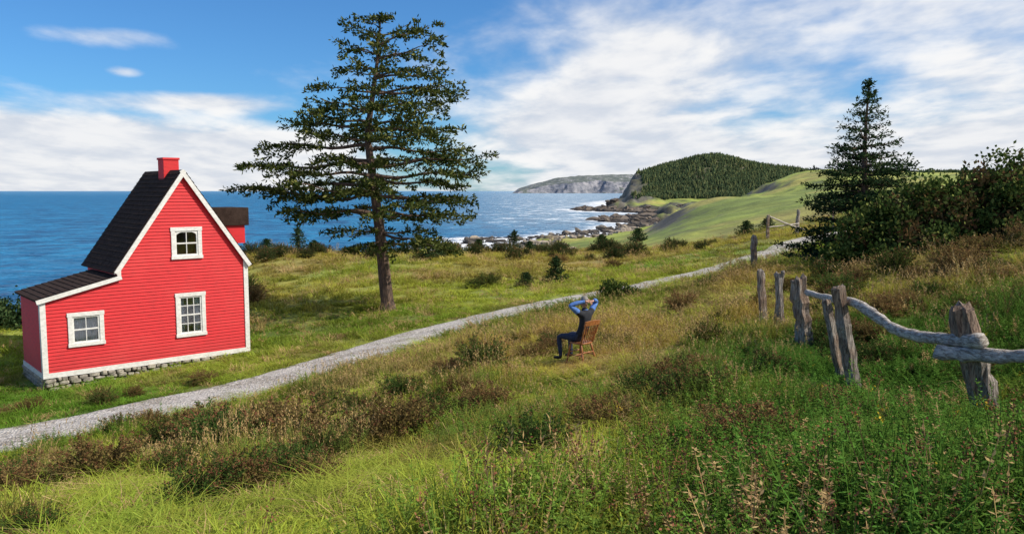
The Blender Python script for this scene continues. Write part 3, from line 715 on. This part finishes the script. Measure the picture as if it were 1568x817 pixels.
N_=40000
tha=rng.uniform(-.68,.68,N_);rad=np.exp(rng.uniform(math.log(2.9),math.log(95),N_))
keep=rng.random(N_)<rad**2/(rad**2+80)*np.where(rad>35,.62,1);tha,rad=tha[keep],rad[keep]
gx=rad*np.sin(tha);gy=rad*np.cos(tha)
pd=pdist(gx,gy);sd=sdist(gx,gy);lx,ly=houseloc(gx,gy)
ok=(np.abs(pd)>1.3+pw(gx)+.35*fbm(gx,gy,1.5,333,3)+.35*rng.random(len(gx)))&~((lx>-.15)&(lx<W+.15)&(ly>-.12)&(ly<MD+.1))&(sd>10)
gx,gy,pd,rad,lx,ly=gx[ok],gy[ok],pd[ok],rad[ok],lx[ok],ly[ok];n=len(gx)
gz=hbase(gx,gy);tint=zone(gx,gy,pd)
b=gx/gy;nA=fbm(gx,gy,2.6,201,3);nB=fbm(gx,gy,1.1,202,3);nC=fbm(gx,gy,3,45,4);u=rng.random(n)
kind=rng.integers(0,3,n)
fg=pd<0
right=sstep(b+.08*nA,.14,.26)*(1-sstep(gy,15,20))
golden=np.clip(gau(gx,gy,3,21,4.5,6)+gau(gx,gy,6.5,26,4,7)+.7*gau(gx,gy,14,19,5,7)+.6*gau(gx,gy,-2,20,5,3),0,1)
mk=fg&(u<.42);kind[mk]=rng.integers(3,5,mk.sum())
mk=fg&(u>.42)&(u<.42+.42*np.clip(golden+sstep(nC,.15,.5)*.7,0,1));kind[mk]=rng.integers(5,7,mk.sum())
mk=fg&(rng.random(n)<right*.7);kind[mk]=rng.integers(7,10,mk.sum())
mk=fg&(nA>.12)&(rng.random(n)<.45)&(golden<.5);kind[mk]=rng.integers(7,10,mk.sum())
mk=fg&(rng.random(n)<.005+.014*right);kind[mk]=10
mk=fg&(rng.random(n)<.012+.10*((b>.1)&(gy<7)&(nB>.0))+.05*((nB>.3)));kind[mk]=11
mk=(~fg)&(u<.15)&(gy>30)&(nA>-.1);kind[mk]=rng.integers(5,7,mk.sum())
mk=(~fg)&(u>.15)&(u<.4)&(nB>0);kind[mk]=rng.integers(3,5,mk.sum())
vs=np.where(fg,.76,.62)*(1-.5*np.exp(-(np.abs(pd)-1)/1.8))
vs*=np.where(kind>=7,.88,1)*rng.uniform(.6,1.35,n)*(1+.7*nB+.3*nA)
matted=fg&(nA<-.05)&(right<.4);vs[matted]*=.45
def segd(px_,py_,a,b_):
    a=np.array(a);ab=np.array(b_)-a;t=np.clip(((px_-a[0])*ab[0]+(py_-a[1])*ab[1])/(ab@ab),0,1);return np.hypot(px_-a[0]-t*ab[0],py_-a[1]-t*ab[1])
man=segd(gx,gy,(1.5,17.5),(1.2,13.8));vs*=.3+.7*sstep(man,.5,1.8)
fnd=np.minimum(segd(gx,gy,(5.3,9.0),(4.6,7.6)),segd(gx,gy,(4.94,11.3),(4.4,9.4)));fnd=np.minimum(fnd,segd(gx,gy,(5.75,15.5),(5.6,12.5)));vs*=.4+.6*sstep(fnd,.3,1.2)
hd=np.maximum(np.maximum(-lx,lx-W),np.maximum(-ly,ly-MD));vs*=.45+.55*sstep(hd,0,1.5)
vs=np.clip(vs,.15,1.7)
ws=np.clip(rad/18,.88,2.8)*rng.uniform(.8,1.2,n)
tint=tint*rng.uniform(.8,1.2,(n,1))
w_k=(kind>=7)&(kind<=10);tint[w_k]=tint[w_k]*.35+WEED*rng.uniform(.5,1.2,(w_k.sum(),1))*.78
mt_=matted;tint[mt_]=tint[mt_]*.4+C(.34,.41,.055)*.6
straw=(rng.random(n)<.10);tint[straw]=TAN*1.1
rot=np.stack([rng.normal(0,.12,n),rng.normal(0,.12,n),rng.uniform(0,6.28,n)],-1)
scatter('meadow_grass',np.stack([gx,gy,gz],-1),rot,np.stack([ws,ws,vs*np.clip(rad/30,1,1.5)],-1),tint,kind,protoC)
SH=[(-4.9,9.3,1.05),(-6.1,9.4,.9),(-1.65,10.9,1.3),(-3.3,11.6,1.6),(-4.2,11.2,1.2),(-5.4,14.3,1.5),(-6.5,14.8,1.0),(-4.6,15.2,1.2),(-.7,18.2,1.2),(-1.5,18.6,.9),(0,13.2,1.05),(-.4,12.6,.8),(.4,13.6,.8),
(-8.2,13.2,1.),(-7.5,17.2,.7),(-2.2,15.8,.8),(1.1,9.0,.9),(.2,7.2,.8),(2.2,9.4,.9),(3.2,13,.8),(4.2,17,.8),(-2.3,7.4,.8),(5.2,24.5,1),(7,28,1),(-14,43,1.6),(-16,48,1.5),(-1.4,47,1.5),(-2.2,46.6,1.1),(3.5,60,1.4),(7,55,1.2),
(10.5,22,1.2),(8.6,21,1.1),(11.5,20.5,1.3),(9.6,24,1.2),(12.8,21.8,1.2),(14.5,22.5,1.1),(7.6,18.3,1.0),(-18,62,1.6),(-11,63,1.7),(-8,66,1.5),(1,66,1.5),(4,70,1.8),(11,70,1.5),(-14,68,1.6)]
for k in range(300):
    a=random.uniform(-.62,.62);q=math.sqrt(random.uniform(5.5**2,27**2));x_,y_=q*math.sin(a),q*math.cos(a)
    if fbm([x_],[y_],4.5,404,3)[0]>.0: SH.append((x_,y_,random.uniform(.4,.9)))
for k in range(60):
    a=random.uniform(-.35,.25);q=random.uniform(62,84);SH.append((q*math.sin(a),q*math.cos(a),random.uniform(.9,1.9)))
SH=np.array(SH);p_=pdist(SH[:,0],SH[:,1]);mm=segd(SH[:,0],SH[:,1],(1.5,17.5),(1.1,12.5))>1.3
mm&=(segd(SH[:,0],SH[:,1],(5.3,9.0),(4.6,7.6))>1)&(segd(SH[:,0],SH[:,1],(4.94,11.3),(4.4,9.4))>.9)
l1,l2=houseloc(SH[:,0],SH[:,1]);kk=(np.abs(p_)>2.3)&mm&~((l1>-1)&(l1<8)&(l2>-1)&(l2<5));SH=SH[kk];n=len(SH)
pal=np.array([C(.17,.125,.045),C(.09,.12,.03),C(.22,.15,.06),C(.065,.11,.025)])
tt=pal[rng.integers(0,4,n)]*rng.uniform(.8,1.25,(n,1))
tt[SH[:,1]>60]=C(.05,.075,.025)
s=SH[:,2]
scatter('spirea_shrubs',np.stack([SH[:,0],SH[:,1],hbase(SH[:,0],SH[:,1])-.03],-1),np.stack([0*s,0*s,rng.uniform(0,6,n)],-1),np.stack([s,s,s*rng.uniform(.75,1.1,n)],-1),tt,rng.integers(12,15,n),protoC)

# ------------------------------------------------------------------ shore rocks + distant forest
rockm=M('shore_rock');g=G(rockm);P=g.pos();nz=g.noise(P,.35,6,.7);zc=g.n('ShaderNodeSeparateXYZ',{},{0:P},2)
at=g.nt.nodes.new('ShaderNodeAttribute'); at.attribute_type='INSTANCER'; at.attribute_name='tint'
c=g.mix(g.mr(nz,.35,.65),(1.25,1.15,1.),(.5,.46,.42));c=g.mix(1.,c,at.outputs['Color'],'MULTIPLY');c=g.mix(g.mr(zc,SEA+1.4,SEA+.3),c,(.035,.03,.027));g.out(g.pbr(c,.9,g.bump(nz,.9,1.)))
rc_=bpy.data.collections.new('rock_kinds')
for k in range(3):
    bpy.ops.mesh.primitive_ico_sphere_add(subdivisions=3,radius=1);o=bpy.context.object;rr_=np.random.default_rng(k)
    co=np.array([v.co[:] for v in o.data.vertices])
    for q in range(18):
        d=unit(rr_.normal(0,1,3));h=rr_.uniform(.35,.75);dt=co@d;co-=np.outer(np.maximum(dt-h,0),d)
    co*=[1.1,.85,.6];o.data.vertices.foreach_set('co',co.ravel());o.data.materials.append(rockm);o.name='rock_kind_%d'%k
    for cl_ in list(o.users_collection): cl_.objects.unlink(o)
    rc_.objects.link(o)
n=40000;x=rng.uniform(-30,140,n);y=rng.uniform(120,640,n);sd=sdist(x,y);r_=np.hypot(x,y)
kp=(sd>-4-.010*r_)&(sd<np.where(y<300,26,16));x,y,sd=x[kp],y[kp],sd[kp]
kp=rng.random(len(x))<.36;x,y,sd=x[kp],y[kp],sd[kp];n=len(x);z=np.maximum(hbase(x,y),SEA-.3);s=rng.uniform(.7,1.9,n)*np.clip(np.hypot(x,y)/240,.8,2.0)*rng.choice([.7,1.1,2.0],n,p=[.5,.33,.17])
rt_=np.where((y<305)[:,None],C(.40,.36,.31),C(.17,.145,.125))*rng.uniform(.7,1.15,(n,1))
scatter('shore_rocks',np.stack([x,y,z],-1),np.stack([rng.normal(0,.3,n),rng.normal(0,.3,n),rng.uniform(0,6,n)],-1),np.stack([s*1.25,s,s*.9],-1),rt_,rng.integers(0,3,n),rc_)
fc_=bpy.data.collections.new('forest_tree_kinds')
fdm=foliage('forest_needles',True,trans=.05)
for k in range(2):
    r=np.random.default_rng(60+k);mb=MB();V,Q_,_=tube([(0,0,-1),(0,0,6)],[.2,.05],4,False);mb.add(V,Q_,None,0)
    for q in range(5):
        z0=1.+q*1.4;R=2.1*(1-q/5.6);n8=9;a=np.arange(n8)*6.283/n8
        ring=np.stack([R*np.cos(a)*r.uniform(.7,1.15,n8),R*np.sin(a)*r.uniform(.7,1.15,n8),z0+r.uniform(-.4,.3,n8)],-1)
        mb.add(np.vstack([ring,[0,0,z0+2.6]]),None,[(j,(j+1)%n8,n8) for j in range(n8)])
    o=mb.obj('far_spruce_kind_%d'%k,[fdm]);fc_.objects.link(o)
n=52000;x=rng.uniform(90,640,n);y=rng.uniform(790,1060,n);r_=np.hypot(x,y);z=hbase(x,y)
kp=(z>SEA+5)&(x/y<.58)&(r_+40*fbm(x,y,60,80)>825);x,y,z,r_=x[kp],y[kp],z[kp],r_[kp]
z2=hbase(x+6,y);z3=hbase(x,y+6);sl=np.hypot(z2-z,z3-z)/6;dn=fbm(x,y,30,303,3);sdd=sdist(x,y)
kp=(sl+.5*dn<.42)|((sl+.5*dn<.7)&(rng.random(len(x))<.35));kp&=(sdd>38+35*dn);x,y,z=x[kp],y[kp],z[kp];n=len(x);s=rng.uniform(.3,.78,n)
scatter('distant_forest',np.stack([x,y,z-.5],-1),np.stack([0*x,0*x,rng.uniform(0,6,n)],-1),np.stack([s*1.3,s*1.3,s*rng.uniform(.7,1.05,n)],-1),np.where((rng.random(n)<.35)[:,None],C(.13,.145,.06),C(.065,.09,.042))*rng.uniform(.6,1.3,(n,1)),rng.integers(0,2,n),fc_)

# ------------------------------------------------------------------ fences
wood=M('weathered_wood');g=G(wood);o=g.obj();st_=g.scale(o,9,9,1.)
nz=g.noise(st_,4,7,.75,.6);n2=g.noise(o,1.7,4)
c=g.mix(g.mr(nz,.38,.62),(.48,.43,.37),(.10,.072,.055));c=g.mix(g.mr(n2,.42,.62,0,.7),c,g.mix(g.mr(nz,.38,.62),(.34,.20,.11),(.10,.055,.035)));g.out(g.pbr(c,.9,g.bump(nz,1.,.04)))
wood2=M('weathered_rail_wood');g=G(wood2);o=g.obj();nz=g.noise(g.scale(o,3,3,9),4,7,.75,.6)
c=g.mix(g.mr(nz,.38,.62),(.60,.56,.50),(.20,.165,.135));g.out(g.pbr(c,.9,g.bump(nz,1.,.025)))
fence=bpy.data.objects.new('log_rail_fence',None);link(fence)
def post(par,name,b,t,rad,seed,n=13):
    b=np.array(b,float);t=np.array(t,float);b[2]=hz(b[0],b[1])-.15
    r=np.random.default_rng(seed);u=np.linspace(0,1,13)[:,None];pts=b+(t-b)*u+r.normal(0,rad*.07,(13,3))
    ra=rad*(1.05-.15*u[:,0])*(1+r.normal(0,.05,13));ra=np.append(ra,[ra[-1]*.75]);pts=np.vstack([pts,t+(t-b)*.012])
    V,Q_,T_=tube(pts,ra,n,True,.18,seed)
    top=V[:,2]>t[2]-.06;V[top,2]+=r.normal(0,rad*.18,top.sum())
    mb=MB();mb.add(V,Q_,T_);o=mb.obj(name,[wood],False);link(o,par);return o
post(fence,'post_1',(9.4,31,-3),(9.35,31,-1.75),.12,1)
post(fence,'post_2',(6.2,19.5,-3.16),(6.06,19.5,-1.93),.095,2)
post(fence,'post_3',(6.12,18,-3.03),(6.0,18,-1.86),.085,3)
post(fence,'post_4',(5.75,15.5,-2.9),(5.55,15.5,-1.70),.15,4)
post(fence,'post_5',(5.04,12,-2.85),(4.73,12,-1.65),.07,5)
post(fence,'post_6',(4.94,11.3,-2.75),(4.62,11.3,-1.36),.105,6)
post(fence,'post_7',(5.56,9.05,-2.63),(5.13,9.05,-1.33),.15,7,15)
post(fence,'post_stub',(6.03,18.3,-3.0),(6.08,17.95,-1.8),.05,8)
def rail(par,name,pts,rad,seed):
    P_=catmull(np.array(pts,float),6);r=np.random.default_rng(seed);P_=P_+r.normal(0,rad[0]*.12,P_.shape)
    ra=np.interp(np.linspace(0,1,len(P_)),np.linspace(0,1,len(rad)),rad)*(1+r.normal(0,.07,len(P_)))
    V,Q_,T_=tube(P_,ra,11,True,.15,seed);mb=MB();mb.add(V,Q_,T_);o=mb.obj(name,[wood2],True);link(o,par)
rail(fence,'rail_long',[(5.62,15.2,-1.93),(5.1,12.8,-1.72),(4.80,11.15,-1.56),(4.84,10.4,-1.69),(4.93,9.9,-1.78),(5.05,9.2,-1.72),(5.2,8.75,-1.66)],[.05,.055,.06,.07,.06,.075,.085],11)
rail(fence,'rail_front',[(4.90,9.15,-1.86),(5.2,8.78,-1.82),(5.5,8.35,-1.74),(6.1,7.6,-1.6),(7.0,6.4,-1.4)],[.085,.08,.075,.08,.08],12)
rail(fence,'rail_fallen',[(5.35,8.9,-2.58),(5.7,8.75,-2.54),(6.3,8.3,-2.45)],[.05,.06,.05],13)
f2=bpy.data.objects.new('log_rail_fence',None);link(f2)
post(f2,'post_1',(19.1,60,-3.6),(19.1,60,-1.8),.12,21);post(f2,'post_2',(22,62,-3.5),(22.05,62,-1.5),.13,22);post(f2,'post_3',(25.5,64,-3),(25.5,64,-1.2),.12,23)
rail(f2,'rail_top',[(19.1,60,-1.85),(20.6,60.8,-2.4),(22.6,62,-3.0)],[.06,.06,.06],24)
rail(f2,'rail_low',[(19.1,59.9,-2.7),(20.6,60.9,-2.6),(22.1,61.9,-2.5)],[.05,.05,.05],25)

# ------------------------------------------------------------------ chair and man
MX,MY=1.52,17.5;MZ=hz(MX,MY)+.01
FA=math.atan2(.72,-.70)-math.pi/2
cw=simple('varnished_chair_wood',(.42,.17,.055),(.26,.09,.03),5,.4,.2,.004,(4,4,1))
chair=bpy.data.objects.new('wooden_chair',None);link(chair);chair.location=(MX,MY,MZ);chair.rotation_euler=(0,0,FA)
def part(name,items,mt=cw,smooth=True,par=None):
    mb=MB()
    for pts,rad_ in items:
        V,Q_,T_=tube(pts,rad_,10);mb.add(V,Q_,T_)
    o=mb.obj(name,[mt],smooth);link(o,par or chair);return o
mb=MB();n=28;a=np.arange(n)*2*np.pi/n
ring=np.stack([.225*np.sign(np.cos(a))*abs(np.cos(a))**.6,.21*np.sign(np.sin(a))*abs(np.sin(a))**.6],-1)
V=[];lv=[(.90,.415),(1,.425),(1.0,.445),(.96,.455),(.6,.443),(.3,.438)]
for s_,z_ in lv: V+= [(x_*s_,y_*s_,z_) for x_,y_ in ring]
Qs=[(i_*n+j,i_*n+(j+1)%n,(i_+1)*n+(j+1)%n,(i_+1)*n+j) for i_ in range(5) for j in range(n)]
V+=[(0,0,.437),(0,0,.415)];Ts=[(5*n+j,5*n+(j+1)%n,6*n) for j in range(n)]+[((j+1)%n,j,6*n+1) for j in range(n)]
mb.add(V,Qs,Ts);link(mb.obj('seat',[cw],True),chair)
def turned(p,q,r0):
    u=np.linspace(0,1,13)[:,None];pr=np.array([.7,.9,1.1,1.25,1.0,.75,1.2,1.25,1.15,.8,1.1,.9,.8]);return (np.array(p)+(np.array(q)-np.array(p))*u,pr*r0)
LG={'leg_front_l':((-.17,.15,.42),(-.23,.22,-.04)),'leg_front_r':((.17,.15,.42),(.23,.22,-.04)),'leg_back_l':((-.16,-.15,.42),(-.22,-.27,-.04)),'leg_back_r':((.16,-.15,.42),(.22,-.27,-.04))}
for k,(p,q) in LG.items(): part(k,[turned(p,q,.021)])
part('stretchers',[turned((-.205,.19,.17),(-.195,-.22,.17),.013),turned((.205,.19,.17),(.195,-.22,.17),.013),turned((-.2,-.01,.17),(.2,-.01,.17),.013),turned((-.2,.19,.22),(.2,.19,.22),.013),turned((-.19,-.21,.24),(.19,-.21,.24),.013)])
part('back_posts',[turned((-.19,-.17,.44),(-.22,-.33,.90),.019),turned((.19,-.17,.44),(.22,-.33,.90),.019)])
part('spindles',[turned((x_,-.185-.012*(1-abs(x_)/.13),.44),(x_*1.15,-.315-.02*(1-abs(x_)/.15),.84),.011) for x_ in (-.13,-.078,-.026,.026,.078,.13)])
mb=MB();xs=np.linspace(-.25,.25,17);V=[]
for x_ in xs:
    yc=-.335-.045*(1-(x_/.25)**2)+.02;zt=.945+.02*(1-(x_/.25)**2);zb=.85
    V+=[(x_,yc-.0,zb),(x_,yc-.035,zt),(x_,yc-.013,zt+.004),(x_,yc+.022,zb)]
Qs=[(i_*4+j,i_*4+(j+1)%4,(i_+1)*4+(j+1)%4,(i_+1)*4+j) for i_ in range(16) for j in range(4)]+[(0,1,2,3),(67,66,65,64)]
mb.add(V,Qs);link(mb.obj('crest_rail',[cw],False),chair)

def skin(verts,edges,rads,sub=2):
    me=bpy.data.meshes.new('tmp');me.from_pydata([tuple(v) for v in verts],edges,[]);o=bpy.data.objects.new('tmp',me);SC.collection.objects.link(o)
    mo=o.modifiers.new('s','SKIN');mo.use_smooth_shade=True
    for i_,r_ in enumerate(rads):
        sv=me.skin_vertices[0].data[i_];sv.radius=r_ if isinstance(r_,tuple) else (r_,r_);sv.use_root=(i_==0)
    ss_=o.modifiers.new('u','SUBSURF');ss_.levels=sub;ss_.render_levels=sub
    dg=bpy.context.evaluated_depsgraph_get();dg.update();nm=bpy.data.meshes.new_from_object(o.evaluated_get(dg))
    V=np.array([v.co[:] for v in nm.vertices]);F=[tuple(p.vertices) for p in nm.polygons];bpy.data.objects.remove(o);return V,F
skinm=simple('skin',(.58,.31,.22),(.50,.25,.17),20,.5,.1,.002);shirt=simple('blue_shirt_cloth',(.10,.22,.55),(.06,.15,.42),14,.85,.5,.01)
vest=simple('dark_vest_cloth',(.012,.014,.02),(.02,.022,.03),14,.9,.5,.01);jeans=simple('dark_jeans_cloth',(.015,.022,.05),(.03,.04,.075),18,.9,.5,.01)
shoe=simple('shoe_leather',(.03,.018,.012));hair=simple('grey_hair',(.32,.29,.26),(.16,.14,.12),40,.7,.8,.008,(1,1,.3));eyem=simple('eye_white',(.7,.7,.68));pup=simple('pupil',(.01,.01,.01));lip=simple('lips',(.35,.12,.10))
J={'pel':(0,-.02,.55),'spi':(0,-.07,.72),'che':(0,-.115,.92),'uch':(0,-.125,1.06),'nek':(0,-.115,1.16),'hdb':(0,-.10,1.24)}
E=[('pel','spi'),('spi','che'),('che','uch'),('uch','nek'),('nek','hdb')]
RD={'pel':(.15,.115),'spi':(.135,.10),'che':(.155,.11),'uch':(.13,.095),'nek':(.058,.058),'hdb':(.055,.055)}
for s_,q in ((-1,'l'),(1,'r')):
    J.update({'hip'+q:(s_*.095,.06,.53),'thi'+q:(s_*.135,.27,.545),'kne'+q:(s_*.18,.49,.53),'cal'+q:(s_*.18,.47,.36),'ank'+q:(s_*.17,.44,.10),'hee'+q:(s_*.175,.45,.05),'toe'+q:(s_*.20,.63,.035),
     'sho'+q:(s_*.19,-.12,1.10),'uar'+q:(s_*.31,-.09,1.20),'elb'+q:(s_*.45,-.06,1.30),'for'+q:(s_*.30,-.15,1.35),'wri'+q:(s_*.145,-.235,1.375)})
    RD.update({'hip'+q:.095,'thi'+q:.085,'kne'+q:.064,'cal'+q:.058,'ank'+q:.043,'hee'+q:.045,'toe'+q:(.045,.03),'sho'+q:.075,'uar'+q:.066,'elb'+q:.054,'for'+q:.05,'wri'+q:.032})
    E+=[('pel','hip'+q),('hip'+q,'thi'+q),('thi'+q,'kne'+q),('kne'+q,'cal'+q),('cal'+q,'ank'+q),('ank'+q,'hee'+q),('hee'+q,'toe'+q),('uch','sho'+q),('sho'+q,'uar'+q),('uar'+q,'elb'+q),('elb'+q,'for'+q),('for'+q,'wri'+q)]
names=list(J);ix={k:i_ for i_,k in enumerate(names)}
V,F=skin([J[k] for k in names],[(ix[a],ix[b]) for a,b in E],[RD[k] for k in names],2)
seg=[(np.array(J[a]),np.array(J[b]),a,b) for a,b in E]
def lab(a,b):
    k=b[:3]
    if k=='hdb':return 0
    if k in('thi','kne','cal','ank','hip'):return 3
    if k in('hee','toe'):return 4
    if k in('uar','elb','for','wri'):return 1
    return 2
mats_=[skinm,shirt,vest,jeans,shoe,hair,eyem,pup,lip]
allV=[V];allF=list(F);fm=[]
for f in F:
    c_=V[list(f)].mean(0);bd=1e9;bl=0
    for a,b,na_,nb_ in seg:
        ab=b-a;t=np.clip((c_-a)@ab/(ab@ab),0,1);d=np.linalg.norm(c_-a-t*ab)-(.03 if lab(na_,nb_)==2 else 0)
        if d<bd: bd=d;bl=lab(na_,nb_)
    if bl==2 and c_[2]<.57: bl=3
    fm.append(bl)
nv=len(V)
def addm(V_,F_,m_):
    global nv
    allV.append(np.asarray(V_));allF.extend([tuple(int(i_)+nv for i_ in f) for f in F_]);nv+=len(V_)
    fm.extend(m_ if isinstance(m_,list) else [m_]*len(F_))
def sph(c_,rd_,nu=16,nv_=12,fn=None):
    V_=[];F_=[]
    for i_ in range(nv_+1):
        ph=-math.pi/2+math.pi*i_/nv_
        for j in range(nu):
            t=2*math.pi*j/nu;V_.append((math.cos(ph)*math.cos(t),math.cos(ph)*math.sin(t),math.sin(ph)))
    V_=np.array(V_)
    if fn is not None: V_=fn(V_)
    for i_ in range(nv_):
        for j in range(nu): F_.append((i_*nu+j,i_*nu+(j+1)%nu,(i_+1)*nu+(j+1)%nu,(i_+1)*nu+j))
    return V_*np.array(rd_)+np.array(c_),F_
HC=np.array([0,-.085,1.345])
def hfn(v):
    v=v.copy();x_,y_,z_=v.T
    j=np.clip(-z_,0,1);x2=x_*(1-.28*j**1.5);y2=y_*(1-.08*j)+.12*j*(y_>0)
    nose=np.exp(-(x_/.16)**2-((z_+.12)/.2)**2)*(y_>0);y2=y2+.2*nose
    for sx_ in(-.36,.36): y2=y2-.09*np.exp(-((x_-sx_)/.17)**2-((z_-.08)/.12)**2)*(y_>0)
    y2=y2+.05*np.exp(-((z_-.24)/.1)**2)*(y_>.3)+.06*np.exp(-(x_/.25)**2-((z_+.75)/.15)**2)*(y_>0)
    return np.stack([x2,y2,z_],-1)
V_,F_=sph(HC,(.078,.098,.12),28,22,hfn);mm_=[]
for f in F_:
    c_=(V_[list(f)].mean(0)-HC)/[.078,.098,.12]
    mm_.append(5 if (c_[1]<.15 and c_[2]>-.45) or (c_[2]>.62 and c_[1]<.75) else 0)
addm(V_,F_,mm_)
V_,F_=sph(HC+[0,-.012,.018],(.083,.094,.112),24,16);kf=[f for f in F_ if (lambda c_:c_[1]<.35*c_[2] and c_[2]>-.55)(((V_[list(f)].mean(0)-HC)/[.083,.094,.112]))];addm(V_,kf,5)
for sx_ in(-1,1):
    V_,F_=sph(HC+[sx_*.079,-.002,-.005],(.012,.02,.032),10,8);addm(V_,F_,0)
    V_,F_=sph(HC+[sx_*.029,.083,.008],(.013,.011,.010),10,8);addm(V_,F_,6)
    V_,F_=sph(HC+[sx_*.029,.0935,.008],(.005,.003,.005),8,6);addm(V_,F_,7)
    V_,F_=sph(HC+[sx_*.03,.095,.03],(.018,.006,.004),8,6);addm(V_,F_,5)
V_,F_=sph(HC+[0,.094,-.058],(.024,.008,.006),12,6);addm(V_,F_,8)
for s_ in(-1,1):
    wr=np.array([s_*.145,-.235,1.375]);pm=np.array([s_*.075,-.232,1.362-.012*s_]);
    V_,F_=skin([wr,(wr+pm)/2,pm,pm+np.array([-s_*.02,0,-.002])],[(0,1),(1,2),(2,3)],[(.026,.022),(.035,.018),(.04,.017),(.036,.014)],2);addm(V_,F_,0)
    ln_=[.070,.078,.073,.058]
    for q in range(4):
        o_=pm+np.array([-s_*.01,-.006-.006*(s_>0),.027-.018*q]);L_=ln_[q]
        p1=o_+np.array([-s_*L_*.45,-.006,.004]);p2=p1+np.array([-s_*L_*.32,.004,-.004]);p3=p2+np.array([-s_*L_*.25,.012,-.006])
        V_,F_=skin([o_,p1,p2,p3],[(0,1),(1,2),(2,3)],[.0095,.009,.0085,.007],1);addm(V_,F_,0)
    o_=pm+np.array([s_*.035,.004,-.03]);p1=o_+np.array([-s_*.018,.004,-.028]);p2=p1+np.array([-s_*.022,.004,-.018])
    V_,F_=skin([o_,p1,p2],[(0,1),(1,2)],[.012,.0105,.0085],1);addm(V_,F_,0)
    mb2=tube([wr+np.array([s_*.03,.018,-.003]),wr+np.array([s_*.012,.008,0])],[.04,.037],12);addm(mb2[0],[tuple(x_) for x_ in mb2[1]],1)
ct_=tube([(0,-.12,1.135),(0,-.113,1.175)],[.075,.066],16,False);addm(ct_[0],[tuple(x_) for x_ in ct_[1]],1)
me=bpy.data.meshes.new('seated_man');me.from_pydata([tuple(v) for v in np.concatenate(allV)],[],allF)
for m_ in mats_: me.materials.append(m_)
me.polygons.foreach_set('material_index',np.array(fm,np.int32));me.polygons.foreach_set('use_smooth',np.ones(len(fm),bool))
man_=bpy.data.objects.new('seated_man',me);link(man_);man_.location=(MX,MY,MZ);man_.rotation_euler=(0,0,FA)

# ------------------------------------------------------------------ sky + sun
EL=math.radians(42);sdir=Vector((.98,-.20,0)).normalized()
SD_=Vector((sdir.x*math.cos(EL),sdir.y*math.cos(EL),math.sin(EL)))
wd_=bpy.data.worlds.new('sky');SC.world=wd_;g=G(wd_)
sky=g.nt.nodes.new('ShaderNodeTexSky');sky.sky_type='NISHITA';sky.sun_disc=False;sky.sun_elevation=EL;sky.sun_rotation=math.atan2(sdir.x,sdir.y)
sky.air_density=1.;sky.dust_density=.3;sky.ozone_density=3.
d=g.n('ShaderNodeTexCoord',out=0);sp=g.nt.nodes.new('ShaderNodeSeparateXYZ');g.nt.links.new(d,sp.inputs[0]);dx,dy,dz=sp.outputs
zz=g.math('MAXIMUM',dz,0.);den=g.math('ADD',zz,.15)
pl=g.n('ShaderNodeCombineXYZ',{},{0:g.math('DIVIDE',dx,den),1:g.math('DIVIDE',dy,den),2:0.})
n1=g.noise(g.n('ShaderNodeMapping',{},{0:pl,'Rotation':(0,0,.6),'Scale':(1.,.65,1),'Location':(3.1,1.3,0)}),.85,6,.48,.15)
n2=g.noise(g.n('ShaderNodeMapping',{},{0:pl,'Rotation':(0,0,.6),'Scale':(2.2,1.5,1)}),1.4,5,.55,.15)
bias=g.mr(dx,-.16,.14,-.19,.19)
bank=g.math('MULTIPLY',g.mr(dx,-.10,-.38,0,1),g.mr(dz,.108,.05,0,.50))
low=g.mr(dz,.20,.01,0,.20)
bias=g.math('ADD',g.math('ADD',bias,bank),low)
def wisp(cx,cy,cz,s1_,s2_,am):
    v=g.n('ShaderNodeVectorMath',{'operation':'SUBTRACT'},{0:d,1:(cx,cy,cz)});v=g.n('ShaderNodeMapping',{},{0:v,'Rotation':(0,.22,0),'Scale':(1/s1_,.3,1/s2_)})
    return g.mr(g.n('ShaderNodeVectorMath',{'operation':'LENGTH'},{0:v},1),1.5,.0,0,am)
for q in((-.435,.885,.166,.075,.018,.42),(-.36,.928,.1015,.11,.014,.42),(-.425,.89,.130,.022,.008,.36)): bias=g.math('ADD',bias,wisp(*q))
cv=g.math('ADD',g.math('ADD',n1,g.math('MULTIPLY',g.math('SUBTRACT',n2,.5),.50)),bias)
mask=g.mr(cv,.42,.80,0,.97)
shade=g.mr(n2,.32,.66)
ccol=g.mix(shade,(6.9,7.4,8.3),(10.3,10.2,10.1))
ccol=g.mix(g.mr(cv,.7,1.0,0,.7),ccol,g.mix(.5,ccol,(7.9,8.1,8.7)))
skyc=g.mix(1.,sky.outputs[0],(.50,.95,1.38),'MULTIPLY')
fin=g.mix(mask,skyc,ccol)
bg=g.n('ShaderNodeBackground',{},{'Color':fin,'Strength':.095});g.n('ShaderNodeOutputWorld',{},{'Surface':bg})
sl_d=bpy.data.lights.new('sun','SUN');sl_d.energy=4.8;sl_d.angle=math.radians(.5);sl_d.color=(1,.92,.80)
su=bpy.data.objects.new('sun',sl_d);link(su);su.rotation_euler=(-SD_).to_track_quat('-Z','Y').to_euler();su.location=(20,0,30)
# ------------------------------------------------------------------ camera
cd=bpy.data.cameras.new('camera');cd.sensor_width=36;cd.lens=28.24;cd.clip_end=100000;cd.clip_start=.05
cam=bpy.data.objects.new('camera',cd);link(cam);cam.location=(0,0,0);cam.rotation_euler=(math.radians(90-5.4),0,0);SC.camera=cam
